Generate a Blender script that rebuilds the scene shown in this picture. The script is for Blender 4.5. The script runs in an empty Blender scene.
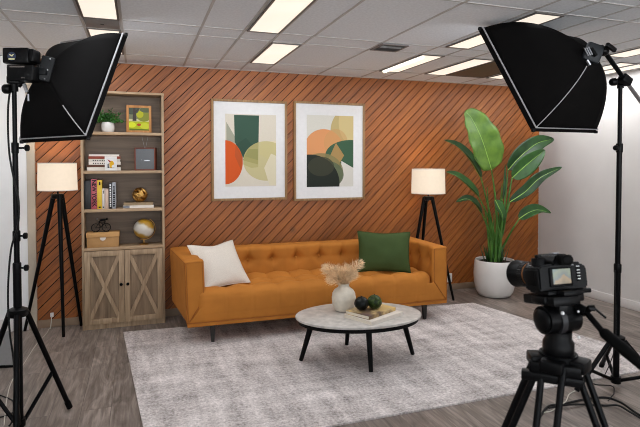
import bpy, bmesh, math, random
from mathutils import Vector, Matrix, noise
PI = math.pi
random.seed(7)
S = bpy.context.scene
C = S.collection

# ------------------------------------------------------------------ camera
FPX, YAW, PIT, CY = 518.99, 0.3369, 0.0264, 177.1
CAM = Vector((0.0, -5.6065, 1.5919))
FWD = Vector((math.sin(YAW)*math.cos(PIT), math.cos(YAW)*math.cos(PIT), -math.sin(PIT)))
RGT = Vector((math.cos(YAW), -math.sin(YAW), 0))
UPV = RGT.cross(FWD)
def at(px, py, axis, val):
    """point of the room seen at a pixel, on the plane axis = val"""
    d = FWD + RGT*((px-320)/FPX) + UPV*((CY-py)/FPX)
    return CAM + d*((val-CAM[axis])/d[axis])
def dep(px, py, d):
    return CAM + (FWD + RGT*((px-320)/FPX) + UPV*((CY-py)/FPX))*d
cd = bpy.data.cameras.new('camera')
cam = bpy.data.objects.new('camera', cd); C.objects.link(cam)
cam.location = CAM
cam.rotation_euler = (PI/2-PIT, 0, -YAW)
cd.sensor_width = 36; cd.lens = FPX/640*36
cd.shift_y = -(213.5-CY)/640
cd.clip_start = 0.05
cd.dof.use_dof = True; cd.dof.focus_distance = 4.6; cd.dof.aperture_fstop = 6.3
S.camera = cam

# ------------------------------------------------------------------ materials
def lin(c):
    return tuple(((v/255)/12.92 if v/255 <= 0.04045 else ((v/255+0.055)/1.055)**2.4) for v in c)
def newmat(name):
    m = bpy.data.materials.new(name); m.use_nodes = True
    nt = m.node_tree; b = nt.nodes['Principled BSDF']
    return m, nt, b
def N(nt, t, **kw):
    n = nt.nodes.new(t)
    for k, v in kw.items():
        if k in n.inputs: n.inputs[k].default_value = v
        else: setattr(n, k, v)
    return n
def ramp(nt, stops):
    r = nt.nodes.new('ShaderNodeValToRGB')
    el = r.color_ramp.elements
    while len(el) < len(stops): el.new(0.5)
    for e, (p, c) in zip(el, stops):
        e.position = p; e.color = (*c, 1)
    return r
def plain(name, rgb, rough=.5, metal=0., var=.0, scale=30., bump=0., stretch=(1,1,1), sheen=0., coat=0., spec=None):
    """procedural: base colour with noise variation and optional bump"""
    m, nt, b = newmat(name); L = nt.links.new
    c = lin(rgb)
    b.inputs['Roughness'].default_value = rough; b.inputs['Metallic'].default_value = metal
    if spec is None and rough > .45: spec = .25
    if spec is not None: b.inputs['Specular IOR Level'].default_value = spec
    if sheen: b.inputs['Sheen Weight'].default_value = sheen
    if coat: b.inputs['Coat Weight'].default_value = coat
    tc = N(nt, 'ShaderNodeTexCoord'); mp = N(nt, 'ShaderNodeMapping'); mp.inputs['Scale'].default_value = stretch
    L(tc.outputs['Object'], mp.inputs['Vector'])
    nz = N(nt, 'ShaderNodeTexNoise', Scale=scale, Detail=5.)
    L(mp.outputs['Vector'], nz.inputs['Vector'])
    v = var if var else .03
    r = ramp(nt, [(.3, tuple(x*(1-v) for x in c)), (.7, tuple(min(1, x*(1+v)) for x in c))])
    L(nz.outputs['Fac'], r.inputs['Fac']); L(r.outputs['Color'], b.inputs['Base Color'])
    if bump:
        bp = N(nt, 'ShaderNodeBump', Strength=bump, Distance=.004)
        L(nz.outputs['Fac'], bp.inputs['Height']); L(bp.outputs['Normal'], b.inputs['Normal'])
    return m
def emit(name, rgb, strength, var=0., scale=4.):
    m, nt, b = newmat(name); L = nt.links.new
    c = lin(rgb)
    b.inputs['Base Color'].default_value = (*[x*.35 for x in c], 1)
    b.inputs['Roughness'].default_value = .6; b.inputs['Specular IOR Level'].default_value = .1
    b.inputs['Emission Strength'].default_value = strength
    tc = N(nt, 'ShaderNodeTexCoord'); nz = N(nt, 'ShaderNodeTexNoise', Scale=scale, Detail=2.)
    L(tc.outputs['Object'], nz.inputs['Vector'])
    r = ramp(nt, [(.3, tuple(x*(1-var) for x in c)), (.7, c)])
    L(nz.outputs['Fac'], r.inputs['Fac']); L(r.outputs['Color'], b.inputs['Emission Color'])
    return m

def mat_planks_wall():
    m, nt, b = newmat('cedar_planks'); L = nt.links.new
    tc = N(nt, 'ShaderNodeTexCoord'); sp = N(nt, 'ShaderNodeSeparateXYZ'); L(tc.outputs['Object'], sp.inputs[0])
    sub = N(nt, 'ShaderNodeMath', operation='SUBTRACT'); L(sp.outputs['X'], sub.inputs[0]); L(sp.outputs['Z'], sub.inputs[1])
    dv = N(nt, 'ShaderNodeMath', operation='DIVIDE'); L(sub.outputs[0], dv.inputs[0]); dv.inputs[1].default_value = PITCH
    ad = N(nt, 'ShaderNodeMath', operation='ADD'); L(dv.outputs[0], ad.inputs[0]); ad.inputs[1].default_value = 100.0
    fl = N(nt, 'ShaderNodeMath', operation='FLOOR'); L(ad.outputs[0], fl.inputs[0])
    wn = N(nt, 'ShaderNodeTexWhiteNoise', noise_dimensions='1D'); L(fl.outputs[0], wn.inputs['W'])
    mp = N(nt, 'ShaderNodeMapping'); mp.inputs['Rotation'].default_value = (0, PI/4, 0)
    L(tc.outputs['Object'], mp.inputs['Vector'])
    # offset grain per plank
    cx = N(nt, 'ShaderNodeCombineXYZ'); L(wn.outputs['Value'], cx.inputs['X'])
    sc = N(nt, 'ShaderNodeVectorMath', operation='SCALE'); L(cx.outputs[0], sc.inputs[0]); sc.inputs['Scale'].default_value = 7
    va = N(nt, 'ShaderNodeVectorMath', operation='ADD'); L(mp.outputs[0], va.inputs[0]); L(sc.outputs[0], va.inputs[1])
    mp2 = N(nt, 'ShaderNodeMapping'); mp2.inputs['Scale'].default_value = (2.2, 10, 34); L(va.outputs[0], mp2.inputs['Vector'])
    nz = N(nt, 'ShaderNodeTexNoise', Scale=1.6, Detail=7., Roughness=.62); L(mp2.outputs[0], nz.inputs['Vector'])
    big = N(nt, 'ShaderNodeTexNoise', Scale=1.2, Detail=2.); L(mp.outputs[0], big.inputs['Vector'])
    r = ramp(nt, [(.22, lin((100, 54, 18))), (.5, lin((147, 82, 29))), (.8, lin((174, 104, 43)))])
    mx = N(nt, 'ShaderNodeMath', operation='MULTIPLY_ADD'); L(wn.outputs['Value'], mx.inputs[0]); mx.inputs[1].default_value = .16; L(nz.outputs['Fac'], mx.inputs[2])
    mx2 = N(nt, 'ShaderNodeMath', operation='SUBTRACT'); L(mx.outputs[0], mx2.inputs[0]); mx2.inputs[1].default_value = .08
    mx3 = N(nt, 'ShaderNodeMath', operation='MULTIPLY_ADD'); L(big.outputs['Fac'], mx3.inputs[0]); mx3.inputs[1].default_value = .25; L(mx2.outputs[0], mx3.inputs[2])
    mx4 = N(nt, 'ShaderNodeMath', operation='SUBTRACT'); L(mx3.outputs[0], mx4.inputs[0]); mx4.inputs[1].default_value = .125
    L(mx4.outputs[0], r.inputs['Fac'])
    # one dark knot in the wood
    vd = N(nt, 'ShaderNodeVectorMath', operation='DISTANCE'); k = at(293, 230, 1, -.02)
    L(tc.outputs['Object'], vd.inputs[0]); vd.inputs[1].default_value = k
    kr = ramp(nt, [(0, (.28, .28, .28)), (1, (1, 1, 1))])
    kd = N(nt, 'ShaderNodeMath', operation='DIVIDE'); L(vd.outputs['Value'], kd.inputs[0]); kd.inputs[1].default_value = .05; L(kd.outputs[0], kr.inputs['Fac'])
    mm = N(nt, 'ShaderNodeMix', data_type='RGBA', blend_type='MULTIPLY'); mm.inputs['Factor'].default_value = 1
    L(r.outputs['Color'], mm.inputs['A']); L(kr.outputs['Color'], mm.inputs['B'])
    L(mm.outputs['Result'], b.inputs['Base Color'])
    b.inputs['Roughness'].default_value = .5
    bp = N(nt, 'ShaderNodeBump', Strength=.12, Distance=.003); L(nz.outputs['Fac'], bp.inputs['Height']); L(bp.outputs['Normal'], b.inputs['Normal'])
    return m
def mat_floor():
    m, nt, b = newmat('grey_vinyl_planks'); L = nt.links.new
    tc = N(nt, 'ShaderNodeTexCoord'); mp = N(nt, 'ShaderNodeMapping'); mp.inputs['Rotation'].default_value = (0, 0, PI/2)
    L(tc.outputs['Object'], mp.inputs['Vector'])
    br = N(nt, 'ShaderNodeTexBrick'); br.offset = .37
    br.inputs['Scale'].default_value = 1; br.inputs['Brick Width'].default_value = 1.22; br.inputs['Row Height'].default_value = .18
    br.inputs['Mortar Size'].default_value = .0015; br.inputs['Bias'].default_value = 0
    br.inputs['Color1'].default_value = (0, 0, 0, 1); br.inputs['Color2'].default_value = (1, 1, 1, 1); br.inputs['Mortar'].default_value = (0, 0, 0, 1)
    L(mp.outputs[0], br.inputs['Vector'])
    sc = N(nt, 'ShaderNodeVectorMath', operation='SCALE'); L(br.outputs['Color'], sc.inputs[0]); sc.inputs['Scale'].default_value = 9
    va = N(nt, 'ShaderNodeVectorMath', operation='ADD'); L(mp.outputs[0], va.inputs[0]); L(sc.outputs[0], va.inputs[1])
    mp2 = N(nt, 'ShaderNodeMapping'); mp2.inputs['Scale'].default_value = (1.5, 7, 1); L(va.outputs[0], mp2.inputs['Vector'])
    nz = N(nt, 'ShaderNodeTexNoise', Scale=1.7, Detail=8., Roughness=.62, Distortion=1.3); L(mp2.outputs[0], nz.inputs['Vector'])
    mp3 = N(nt, 'ShaderNodeMapping'); mp3.inputs['Scale'].default_value = (3, 60, 1); L(va.outputs[0], mp3.inputs['Vector'])
    fine = N(nt, 'ShaderNodeTexNoise', Scale=1., Detail=5., Roughness=.6); L(mp3.outputs[0], fine.inputs['Vector'])
    r = ramp(nt, [(.25, lin((84, 74, 68))), (.5, lin((121, 110, 102))), (.75, lin((158, 145, 136)))])
    a1 = N(nt, 'ShaderNodeMath', operation='MULTIPLY_ADD'); L(br.outputs['Color'], a1.inputs[0]); a1.inputs[1].default_value = .14; L(nz.outputs['Fac'], a1.inputs[2])
    a2 = N(nt, 'ShaderNodeMath', operation='SUBTRACT'); L(a1.outputs[0], a2.inputs[0]); a2.inputs[1].default_value = .07
    a3 = N(nt, 'ShaderNodeMath', operation='MULTIPLY_ADD'); L(fine.outputs['Fac'], a3.inputs[0]); a3.inputs[1].default_value = .55; L(a2.outputs[0], a3.inputs[2])
    a4 = N(nt, 'ShaderNodeMath', operation='SUBTRACT'); L(a3.outputs[0], a4.inputs[0]); a4.inputs[1].default_value = .265
    L(a4.outputs[0], r.inputs['Fac'])
    mm = N(nt, 'ShaderNodeMix', data_type='RGBA', blend_type='MIX'); L(br.outputs['Fac'], mm.inputs['Factor'])
    L(r.outputs['Color'], mm.inputs['A']); mm.inputs['B'].default_value = (*lin((86, 78, 73)), 1)
    L(mm.outputs['Result'], b.inputs['Base Color'])
    b.inputs['Roughness'].default_value = .42; b.inputs['Specular IOR Level'].default_value = .4
    bp = N(nt, 'ShaderNodeBump', Strength=.08, Distance=.003); L(nz.outputs['Fac'], bp.inputs['Height']); L(bp.outputs['Normal'], b.inputs['Normal'])
    return m
def mat_rug():
    m, nt, b = newmat('woven_rug'); L = nt.links.new
    tc = N(nt, 'ShaderNodeTexCoord')
    def layer(stretch, scale, det):
        mp = N(nt, 'ShaderNodeMapping'); mp.inputs['Scale'].default_value = stretch; L(tc.outputs['Object'], mp.inputs['Vector'])
        n = N(nt, 'ShaderNodeTexNoise', Scale=scale, Detail=det, Roughness=.65); L(mp.outputs[0], n.inputs['Vector']); return n
    a = layer((1, 5, 1), 1.6, 6.); c = layer((5, 1, 1), 1.6, 6.); d = layer((44, 70, 1), 1., 4.); e = layer((70, 40, 1), 1., 4.)
    def add(x, y, k):
        n = N(nt, 'ShaderNodeMath', operation='MULTIPLY_ADD'); L(y, n.inputs[0]); n.inputs[1].default_value = k; L(x, n.inputs[2]); return n.outputs[0]
    z = N(nt, 'ShaderNodeMath', operation='MULTIPLY'); L(a.outputs['Fac'], z.inputs[0]); z.inputs[1].default_value = .22
    s = add(z.outputs[0], c.outputs['Fac'], .28); s = add(s, d.outputs['Fac'], .32); s = add(s, e.outputs['Fac'], .18)
    r = ramp(nt, [(.38, lin((116, 108, 105))), (.49, lin((186, 178, 175))), (.61, lin((236, 228, 225)))])
    L(s, r.inputs['Fac']); L(r.outputs['Color'], b.inputs['Base Color'])
    b.inputs['Roughness'].default_value = .95; b.inputs['Specular IOR Level'].default_value = .1
    bp = N(nt, 'ShaderNodeBump', Strength=.5, Distance=.006); L(d.outputs['Fac'], bp.inputs['Height']); L(bp.outputs['Normal'], b.inputs['Normal'])
    return m
def mat_wood(name, c0, c1, c2, axis=2, rough=.55, scale=1.):
    m, nt, b = newmat(name); L = nt.links.new
    tc = N(nt, 'ShaderNodeTexCoord'); mp = N(nt, 'ShaderNodeMapping')
    st = [34, 34, 34]; st[axis] = 2.2; mp.inputs['Scale'].default_value = st
    L(tc.outputs['Object'], mp.inputs['Vector'])
    nz = N(nt, 'ShaderNodeTexNoise', Scale=scale, Detail=6., Roughness=.6, Distortion=.6); L(mp.outputs[0], nz.inputs['Vector'])
    r = ramp(nt, [(.28, lin(c0)), (.5, lin(c1)), (.75, lin(c2))]); L(nz.outputs['Fac'], r.inputs['Fac'])
    L(r.outputs['Color'], b.inputs['Base Color']); b.inputs['Roughness'].default_value = rough
    bp = N(nt, 'ShaderNodeBump', Strength=.15, Distance=.002); L(nz.outputs['Fac'], bp.inputs['Height']); L(bp.outputs['Normal'], b.inputs['Normal'])
    return m
def mat_velvet(name, rgb, var=.10):
    m, nt, b = newmat(name); L = nt.links.new
    tc = N(nt, 'ShaderNodeTexCoord'); c = lin(rgb)
    nz = N(nt, 'ShaderNodeTexNoise', Scale=5., Detail=4.); L(tc.outputs['Object'], nz.inputs['Vector'])
    fine = N(nt, 'ShaderNodeTexNoise', Scale=400., Detail=2.); L(tc.outputs['Object'], fine.inputs['Vector'])
    r = ramp(nt, [(.3, tuple(x*(1-var) for x in c)), (.7, tuple(x*(1+var) for x in c))]); L(nz.outputs['Fac'], r.inputs['Fac'])
    L(r.outputs['Color'], b.inputs['Base Color'])
    b.inputs['Roughness'].default_value = .7; b.inputs['Specular IOR Level'].default_value = .12
    b.inputs['Sheen Weight'].default_value = .06; b.inputs['Sheen Roughness'].default_value = .4
    b.inputs['Sheen Tint'].default_value = (*[min(1, x*1.5+.1) for x in c], 1)
    bp = N(nt, 'ShaderNodeBump', Strength=.08, Distance=.001); L(fine.outputs['Fac'], bp.inputs['Height']); L(bp.outputs['Normal'], b.inputs['Normal'])
    return m
def mat_leaf(name, c0, c1, trans=.15):
    m, nt, b = newmat(name); L = nt.links.new
    tc = N(nt, 'ShaderNodeTexCoord'); nz = N(nt, 'ShaderNodeTexNoise', Scale=9., Detail=5.); L(tc.outputs['Object'], nz.inputs['Vector'])
    r = ramp(nt, [(.3, lin(c0)), (.7, lin(c1))]); L(nz.outputs['Fac'], r.inputs['Fac']); L(r.outputs['Color'], b.inputs['Base Color'])
    b.inputs['Roughness'].default_value = .42; b.inputs['Specular IOR Level'].default_value = .4
    return m
def mat_art(name, boxsize, bg, shapes):
    """abstract print: overlapping discs and bands given in print coordinates (0..1, y up); object space x,z centred"""
    m, nt, b = newmat(name); L = nt.links.new
    w, h = boxsize
    tc = N(nt, 'ShaderNodeTexCoord'); sp = N(nt, 'ShaderNodeSeparateXYZ'); L(tc.outputs['Object'], sp.inputs[0])
    def mth(op, a, bb=None, c=None):
        n = N(nt, 'ShaderNodeMath', operation=op)
        for i, v in enumerate((a, bb, c)):
            if v is None: continue
            if isinstance(v, (int, float)): n.inputs[i].default_value = v
            else: L(v, n.inputs[i])
        return n.outputs[0]
    U = mth('MULTIPLY_ADD', sp.outputs['X'], 1/w, .5); V = mth('MULTIPLY_ADD', sp.outputs['Z'], 1/h, .5)
    asp = h/w
    nz = N(nt, 'ShaderNodeTexNoise', Scale=60., Detail=3.); L(tc.outputs['Object'], nz.inputs['Vector'])
    rr = ramp(nt, [(.3, tuple(x*.95 for x in lin(bg))), (.7, lin(bg))]); L(nz.outputs['Fac'], rr.inputs['Fac'])
    col = rr.outputs['Color']
    for s in shapes:
        kind, args, rgb, op = s
        if kind == 'disc':
            cx, cy, rx, ry = args
            dx = mth('DIVIDE', mth('SUBTRACT', U, cx), rx); dy = mth('DIVIDE', mth('SUBTRACT', V, cy), ry)
            d = mth('ADD', mth('MULTIPLY', dx, dx), mth('MULTIPLY', dy, dy)); mask = mth('LESS_THAN', d, 1.0)
        elif kind == 'poly':      # convex polygon, counter-clockwise
            mask = None
            for i in range(len(args)):
                (x0, y0), (x1, y1) = args[i], args[(i+1) % len(args)]
                # inside: (x1-x0)*(V-y0)-(y1-y0)*(U-x0) > 0
                e = mth('SUBTRACT', mth('MULTIPLY', mth('SUBTRACT', V, y0), x1-x0), mth('MULTIPLY', mth('SUBTRACT', U, x0), y1-y0))
                g = mth('GREATER_THAN', e, 0.0)
                mask = g if mask is None else mth('MULTIPLY', mask, g)
        fac = mth('MULTIPLY', mask, op)
        mm = N(nt, 'ShaderNodeMix', data_type='RGBA', blend_type='MIX'); L(fac, mm.inputs['Factor']); L(col, mm.inputs['A']); mm.inputs['B'].default_value = (*lin(rgb), 1)
        col = mm.outputs['Result']
    L(col, b.inputs['Base Color']); b.inputs['Roughness'].default_value = .5
    b.inputs['Specular IOR Level'].default_value = .2
    return m, nt, b, col

PITCH = .110
MW = mat_planks_wall()
MF = mat_floor()
MR = mat_rug()
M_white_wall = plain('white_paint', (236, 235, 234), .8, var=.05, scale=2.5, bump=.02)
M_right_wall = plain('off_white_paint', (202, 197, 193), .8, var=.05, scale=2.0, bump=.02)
M_trim = plain('cream_trim', (196, 182, 163), .55, var=.05, scale=6)
M_base = plain('white_skirting', (212, 207, 203), .45)
M_skirt = plain('taupe_skirting', (140, 118, 98), .5, var=.08, scale=12)
M_tile = plain('acoustic_tile', (219, 222, 225), .95, var=.07, scale=55, bump=.4)
M_tee = plain('grey_tee', (178, 175, 172), .5)
M_lightframe = plain('dark_grey_metal_trim', (96, 90, 86), .45, metal=.3)
M_diff = emit('warm_diffuser', (255, 243, 226), .86, var=.10, scale=3)
M_fill_left = emit('left_wall_fill_diffuser', (250, 247, 246), 6.0, var=.05, scale=3)  # for the unseen panel added to lift the left wall
M_fill = emit('fill_diffuser', (250, 247, 246), 2.5, var=.05, scale=3)  # for the other unseen panels added as fill light
M_dark_panel = plain('dark_louvre', (92, 84, 74), .5, var=.08, scale=8)
M_grey_panel = plain('grey_filler', (120, 116, 114), .5, var=.05)
M_black = plain('black_powder_coat', (6, 6, 7), .34, var=.1, scale=40, spec=.10)
M_blackp = plain('black_plastic', (7, 7, 8), .36, var=.1, scale=90, bump=.08, spec=.12)
M_rubber = plain('black_rubber', (6, 6, 6), .6, spec=.08)
M_soft = plain('black_softbox_fabric', (6, 5, 5), .85, var=.3, scale=14, bump=.3, spec=.1)
M_pipe = plain('grey_reflective_piping', (150, 150, 152), .5)
M_softface = emit('softbox_diffusion_cloth', (240, 246, 255), 2.2)
M_steel = plain('brushed_steel', (168, 170, 174), .28, metal=1.)
M_sofa = mat_velvet('caramel_velvet', (178, 113, 47))
M_sofadark = plain('caramel_piping', (150, 88, 32), .7)
M_legwood = plain('dark_walnut_leg', (24, 18, 14), .45, var=.15, scale=20, stretch=(1, 1, .1))
M_linen = plain('oatmeal_linen', (214, 204, 192), .95, var=.08, scale=160, bump=.5)
M_green = mat_velvet('forest_green_velvet', (62, 78, 42))
M_stone = plain('pale_stone_top', (186, 180, 173), .38, var=.22, scale=16)
M_blackwood = plain('black_stained_wood', (6, 6, 6), .4, var=.1, scale=30, spec=.12)
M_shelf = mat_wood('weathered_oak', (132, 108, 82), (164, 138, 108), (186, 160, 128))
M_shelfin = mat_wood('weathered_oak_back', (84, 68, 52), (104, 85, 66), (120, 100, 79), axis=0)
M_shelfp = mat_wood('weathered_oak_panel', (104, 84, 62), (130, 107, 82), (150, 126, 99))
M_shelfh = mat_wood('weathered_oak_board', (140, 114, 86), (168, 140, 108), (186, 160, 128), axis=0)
M_shade = emit('lit_linen_shade', (255, 235, 210), .58, var=.05, scale=30)
M_pot = plain('white_glazed_ceramic', (216, 212, 207), .32, var=.03, scale=8)
M_soil = plain('potting_soil', (40, 28, 20), .95, var=.3, scale=90, bump=.6)
M_leafl = mat_leaf('bright_leaf', (58, 92, 20), (94, 126, 38))
M_leafd = mat_leaf('dark_leaf', (16, 42, 15), (34, 70, 28))
M_leafm = mat_leaf('mid_leaf', (24, 58, 18), (46, 88, 32))
M_rib = plain('leaf_midrib', (132, 168, 74), .5)
M_stem = mat_leaf('green_stem', (48, 92, 30), (86, 132, 54))
M_fern = mat_leaf('houseplant_leaf', (22, 64, 18), (58, 116, 34))
M_frame = mat_wood('oak_frame', (112, 82, 48), (142, 108, 66), (164, 130, 86), axis=2)
M_mat = plain('white_mat_board', (218, 217, 216), .7)
M_brass = plain('aged_brass', (206, 162, 92), .36, metal=1., var=.1)
M_paper = plain('page_paper', (222, 212, 194), .85, var=.08, scale=60, stretch=(1, 1, 12))
M_vase = plain('speckled_cream_ceramic', (206, 196, 180), .5, var=.08, scale=26, bump=.1)
M_pampas = plain('dried_pampas', (236, 208, 170), .9, var=.18, scale=14)
M_cablew = plain('white_cable', (196, 190, 180), .5)
M_cableb = plain('black_cable', (18, 18, 18), .55)
M_glass_black = plain('lens_glass', (8, 9, 14), .06, coat=1.)
M_whitemark = plain('white_marking', (220, 220, 220), .5)

# ------------------------------------------------------------------ geometry helpers
def mesh_obj(name, bm, m, parent=None, ang=40, loc=None, rot=None, smooth=True, recalc=True):
    if recalc: bmesh.ops.recalc_face_normals(bm, faces=bm.faces[:])
    me = bpy.data.meshes.new(name); bm.to_mesh(me); bm.free()
    for mm in (m if isinstance(m, (list, tuple)) else [m]): me.materials.append(mm)
    if smooth and len(me.polygons):
        me.polygons.foreach_set('use_smooth', [True]*len(me.polygons))
        me.set_sharp_from_angle(angle=math.radians(ang))
    o = bpy.data.objects.new(name, me); C.objects.link(o)
    if parent: o.parent = parent
    if loc is not None: o.location = loc
    if rot is not None: o.rotation_euler = rot
    return o
def tag(o, label, cat, group=None):
    o['label'] = label; o['category'] = cat
    if group: o['group'] = group
    return o
def thing(name, label, cat, loc=(0, 0, 0), rz=0., group=None):
    o = bpy.data.objects.new(name, None); C.objects.link(o)
    o.empty_display_size = .1
    o.location = loc; o.rotation_euler = (0, 0, rz)
    return tag(o, label, cat, group)
def struct(name, bm, m, **kw):
    o = mesh_obj(name, bm, m, **kw); o['kind'] = 'structure'; return o
def copy_tree(o, parent=None):
    c = o.copy(); C.objects.link(c)
    if parent: c.parent = parent
    for ch in list(o.children): copy_tree(ch, c)
    return c
def B(): return bmesh.new()
def box(bm, size, cen=(0, 0, 0), bev=0., rot=None, seg=2):
    r = bmesh.ops.create_cube(bm, size=1.); vs = r['verts']
    mtx = Matrix.Translation(cen) @ (rot.to_4x4() if rot is not None else Matrix()) @ Matrix.Diagonal((*size, 1))
    bmesh.ops.transform(bm, matrix=mtx, verts=vs)
    if bev:
        es = list({e for v in vs for e in v.link_edges})
        bmesh.ops.bevel(bm, geom=es, offset=bev, segments=seg, affect='EDGES', profile=.5)
    return bm
def bx(x0, x1, y0, y1, z0, z1, bev=0., bm=None):
    bm = bm or B()
    return box(bm, (abs(x1-x0), abs(y1-y0), abs(z1-z0)), ((x0+x1)/2, (y0+y1)/2, (z0+z1)/2), bev)
def frames(pts):
    T = []
    for i in range(len(pts)):
        a = pts[max(0, i-1)]; b = pts[min(len(pts)-1, i+1)]
        t = (b-a); T.append(t.normalized() if t.length > 1e-9 else Vector((0, 0, 1)))
    u = T[0].orthogonal().normalized(); out = []
    for t in T:
        u = (u - t*u.dot(t)); u = u.normalized() if u.length > 1e-6 else t.orthogonal().normalized()
        out.append((t, u, t.cross(u)))
    return out
def tube(bm, pts, rad, seg=10, closed=False, cap=True):
    pts = [Vector(p) for p in pts]; fr = frames(pts); n = len(pts)
    rads = rad if isinstance(rad, (list, tuple)) else [rad]*n
    rings = []
    for p, (t, u, v), r in zip(pts, fr, rads):
        rings.append([bm.verts.new(p+(u*math.cos(2*PI*k/seg)+v*math.sin(2*PI*k/seg))*r) for k in range(seg)])
    for i in range(n-1 if not closed else n):
        a, b = rings[i], rings[(i+1) % n]
        for k in range(seg): bm.faces.new((a[k], a[(k+1) % seg], b[(k+1) % seg], b[k]))
    if cap and not closed:
        bm.faces.new(rings[0][::-1]); bm.faces.new(rings[-1])
    return bm
def cyl(bm, a, b, r0, r1=None, seg=16):
    return tube(bm, [a, b], [r0, r0 if r1 is None else r1], seg)
def spline(pts, n=8):
    pts = [Vector(p) for p in pts]; out = []
    P = [pts[0]*2-pts[1]] + pts + [pts[-1]*2-pts[-2]]
    for i in range(1, len(P)-2):
        for k in range(n):
            t = k/n; a, b, c, d = P[i-1], P[i], P[i+1], P[i+2]
            out.append(.5*((2*b)+(c-a)*t+(2*a-5*b+4*c-d)*t*t+(3*b-a-3*c+d)*t**3))
    out.append(pts[-1]); return out
def lathe(bm, prof, seg=32, mtx=None):
    rings = []
    for r, z in prof:
        if r < 1e-5: rings.append([bm.verts.new((0, 0, z))])
        else: rings.append([bm.verts.new((r*math.cos(2*PI*k/seg), r*math.sin(2*PI*k/seg), z)) for k in range(seg)])
    for a, b in zip(rings, rings[1:]):
        for k in range(seg):
            k2 = (k+1) % seg
            if len(a) == 1 and len(b) == 1: continue
            if len(a) == 1: bm.faces.new((a[0], b[k2], b[k]))
            elif len(b) == 1: bm.faces.new((a[k], a[k2], b[0]))
            else: bm.faces.new((a[k], a[k2], b[k2], b[k]))
    if mtx is not None: bmesh.ops.transform(bm, matrix=mtx, verts=[v for r in rings for v in r])
    return bm
def axis_mtx(p, d, up=(0, 0, 1)):
    """matrix whose local z points along d, placed at p"""
    z = Vector(d).normalized(); u = Vector(up)
    x = u.cross(z); x = x.normalized() if x.length > 1e-4 else Vector((1, 0, 0)); y = z.cross(x)
    m = Matrix((x, y, z)).transposed().to_4x4(); m.translation = p; return m
def prism(bm, poly, d0, d1, plane='xz'):
    def P(u, v, d): return (u, d, v) if plane == 'xz' else ((u, v, d) if plane == 'xy' else (d, u, v))
    a = [bm.verts.new(P(u, v, d0)) for u, v in poly]; b = [bm.verts.new(P(u, v, d1)) for u, v in poly]
    n = len(poly)
    bm.faces.new(a); bm.faces.new(b[::-1])
    for i in range(n): bm.faces.new((a[i], b[i], b[(i+1) % n], a[(i+1) % n]))
    return bm
def rbox(half, r, step, disp=None, cen=(0, 0, 0)):
    """rounded box with a fine grid, displaced along its normal by disp(p, n)"""
    bm = B(); h = Vector(half)
    for ax in range(3):
        u, v = (ax+1) % 3, (ax+2) % 3
        nu = max(2, int(2*h[u]/step)); nv = max(2, int(2*h[v]/step))
        for sgn in (-1, 1):
            g = []
            for i in range(nu+1):
                row = []
                for j in range(nv+1):
                    p = Vector((0, 0, 0)); p[ax] = sgn*h[ax]; p[u] = -h[u]+2*h[u]*i/nu; p[v] = -h[v]+2*h[v]*j/nv
                    q = Vector([max(-(h[k]-r), min(h[k]-r, p[k])) for k in range(3)])
                    d = p-q; nrm = d.normalized(); p = q+nrm*r
                    if disp: p = p+nrm*disp(p+Vector(cen), nrm)
                    row.append(bm.verts.new(p+Vector(cen)))
                g.append(row)
            for i in range(nu):
                for j in range(nv):
                    bm.faces.new((g[i][j], g[i+1][j], g[i+1][j+1], g[i][j+1]))
    bmesh.ops.remove_doubles(bm, verts=bm.verts[:], dist=1e-4)
    return bm
def ball(bm, cen, r, seg=20, sc=(1, 1, 1)):
    rr = bmesh.ops.create_uvsphere(bm, u_segments=seg, v_segments=max(8, seg//2), radius=r)
    bmesh.ops.transform(bm, matrix=Matrix.Translation(cen) @ Matrix.Diagonal((*sc, 1)), verts=rr['verts'])
    return bm
def text_obj(name, body, size, m, parent, mtx, depth=.0004, sx=1.):
    cu = bpy.data.curves.new(name, 'FONT'); cu.body = body; cu.size = size; cu.extrude = depth; cu.offset = size*.035
    cu.align_x = 'CENTER'; cu.align_y = 'CENTER'
    t = bpy.data.objects.new(name, cu); C.objects.link(t)
    dg = bpy.context.evaluated_depsgraph_get(); me = bpy.data.meshes.new_from_object(t.evaluated_get(dg))
    bpy.data.objects.remove(t); bpy.data.curves.remove(cu)
    me.transform(mtx @ Matrix.Diagonal((sx, 1, 1, 1))); me.materials.clear(); me.materials.append(m)
    o = bpy.data.objects.new(name, me); C.objects.link(o); o.parent = parent
    return o

# ------------------------------------------------------------------ the room
XL, XR, YF, HC = -3.2, 5.07, -9.0, 2.6
WX0 = -.93                                   # left end of the timber wall
struct('floor', bx(XL-.1, XR+.1, YF-.1, .15, -.1, 0), MF)
struct('ceiling', bx(XL-.1, XR+.1, YF-.1, .15, HC, HC+.1), M_tile)
def clip(poly, a, b, c):                     # keep a*x+b*z >= c
    out = []
    for i in range(len(poly)):
        p, q = poly[i], poly[(i+1) % len(poly)]
        dp, dq = a*p[0]+b*p[1]-c, a*q[0]+b*q[1]-c
        if dp >= 0: out.append(p)
        if dp*dq < 0:
            t = dp/(dp-dq); out.append((p[0]+(q[0]-p[0])*t, p[1]+(q[1]-p[1])*t))
    return out
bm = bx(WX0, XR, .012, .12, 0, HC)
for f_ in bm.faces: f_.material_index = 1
k = math.floor((WX0-HC)/PITCH)
while k*PITCH < XR:
    c0, c1 = k*PITCH+.0055, (k+1)*PITCH-.0055
    poly = clip(clip([(WX0, .0), (XR, .0), (XR, HC), (WX0, HC)], 1, -1, c0), -1, 1, -c1)
    if len(poly) >= 3: prism(bm, poly, -.008, .014)
    k += 1
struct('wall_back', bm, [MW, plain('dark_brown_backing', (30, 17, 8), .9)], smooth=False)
struct('baseboard_back', bx(WX0, XR, -.022, -.008, 0, .075, .003), M_skirt)
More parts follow.
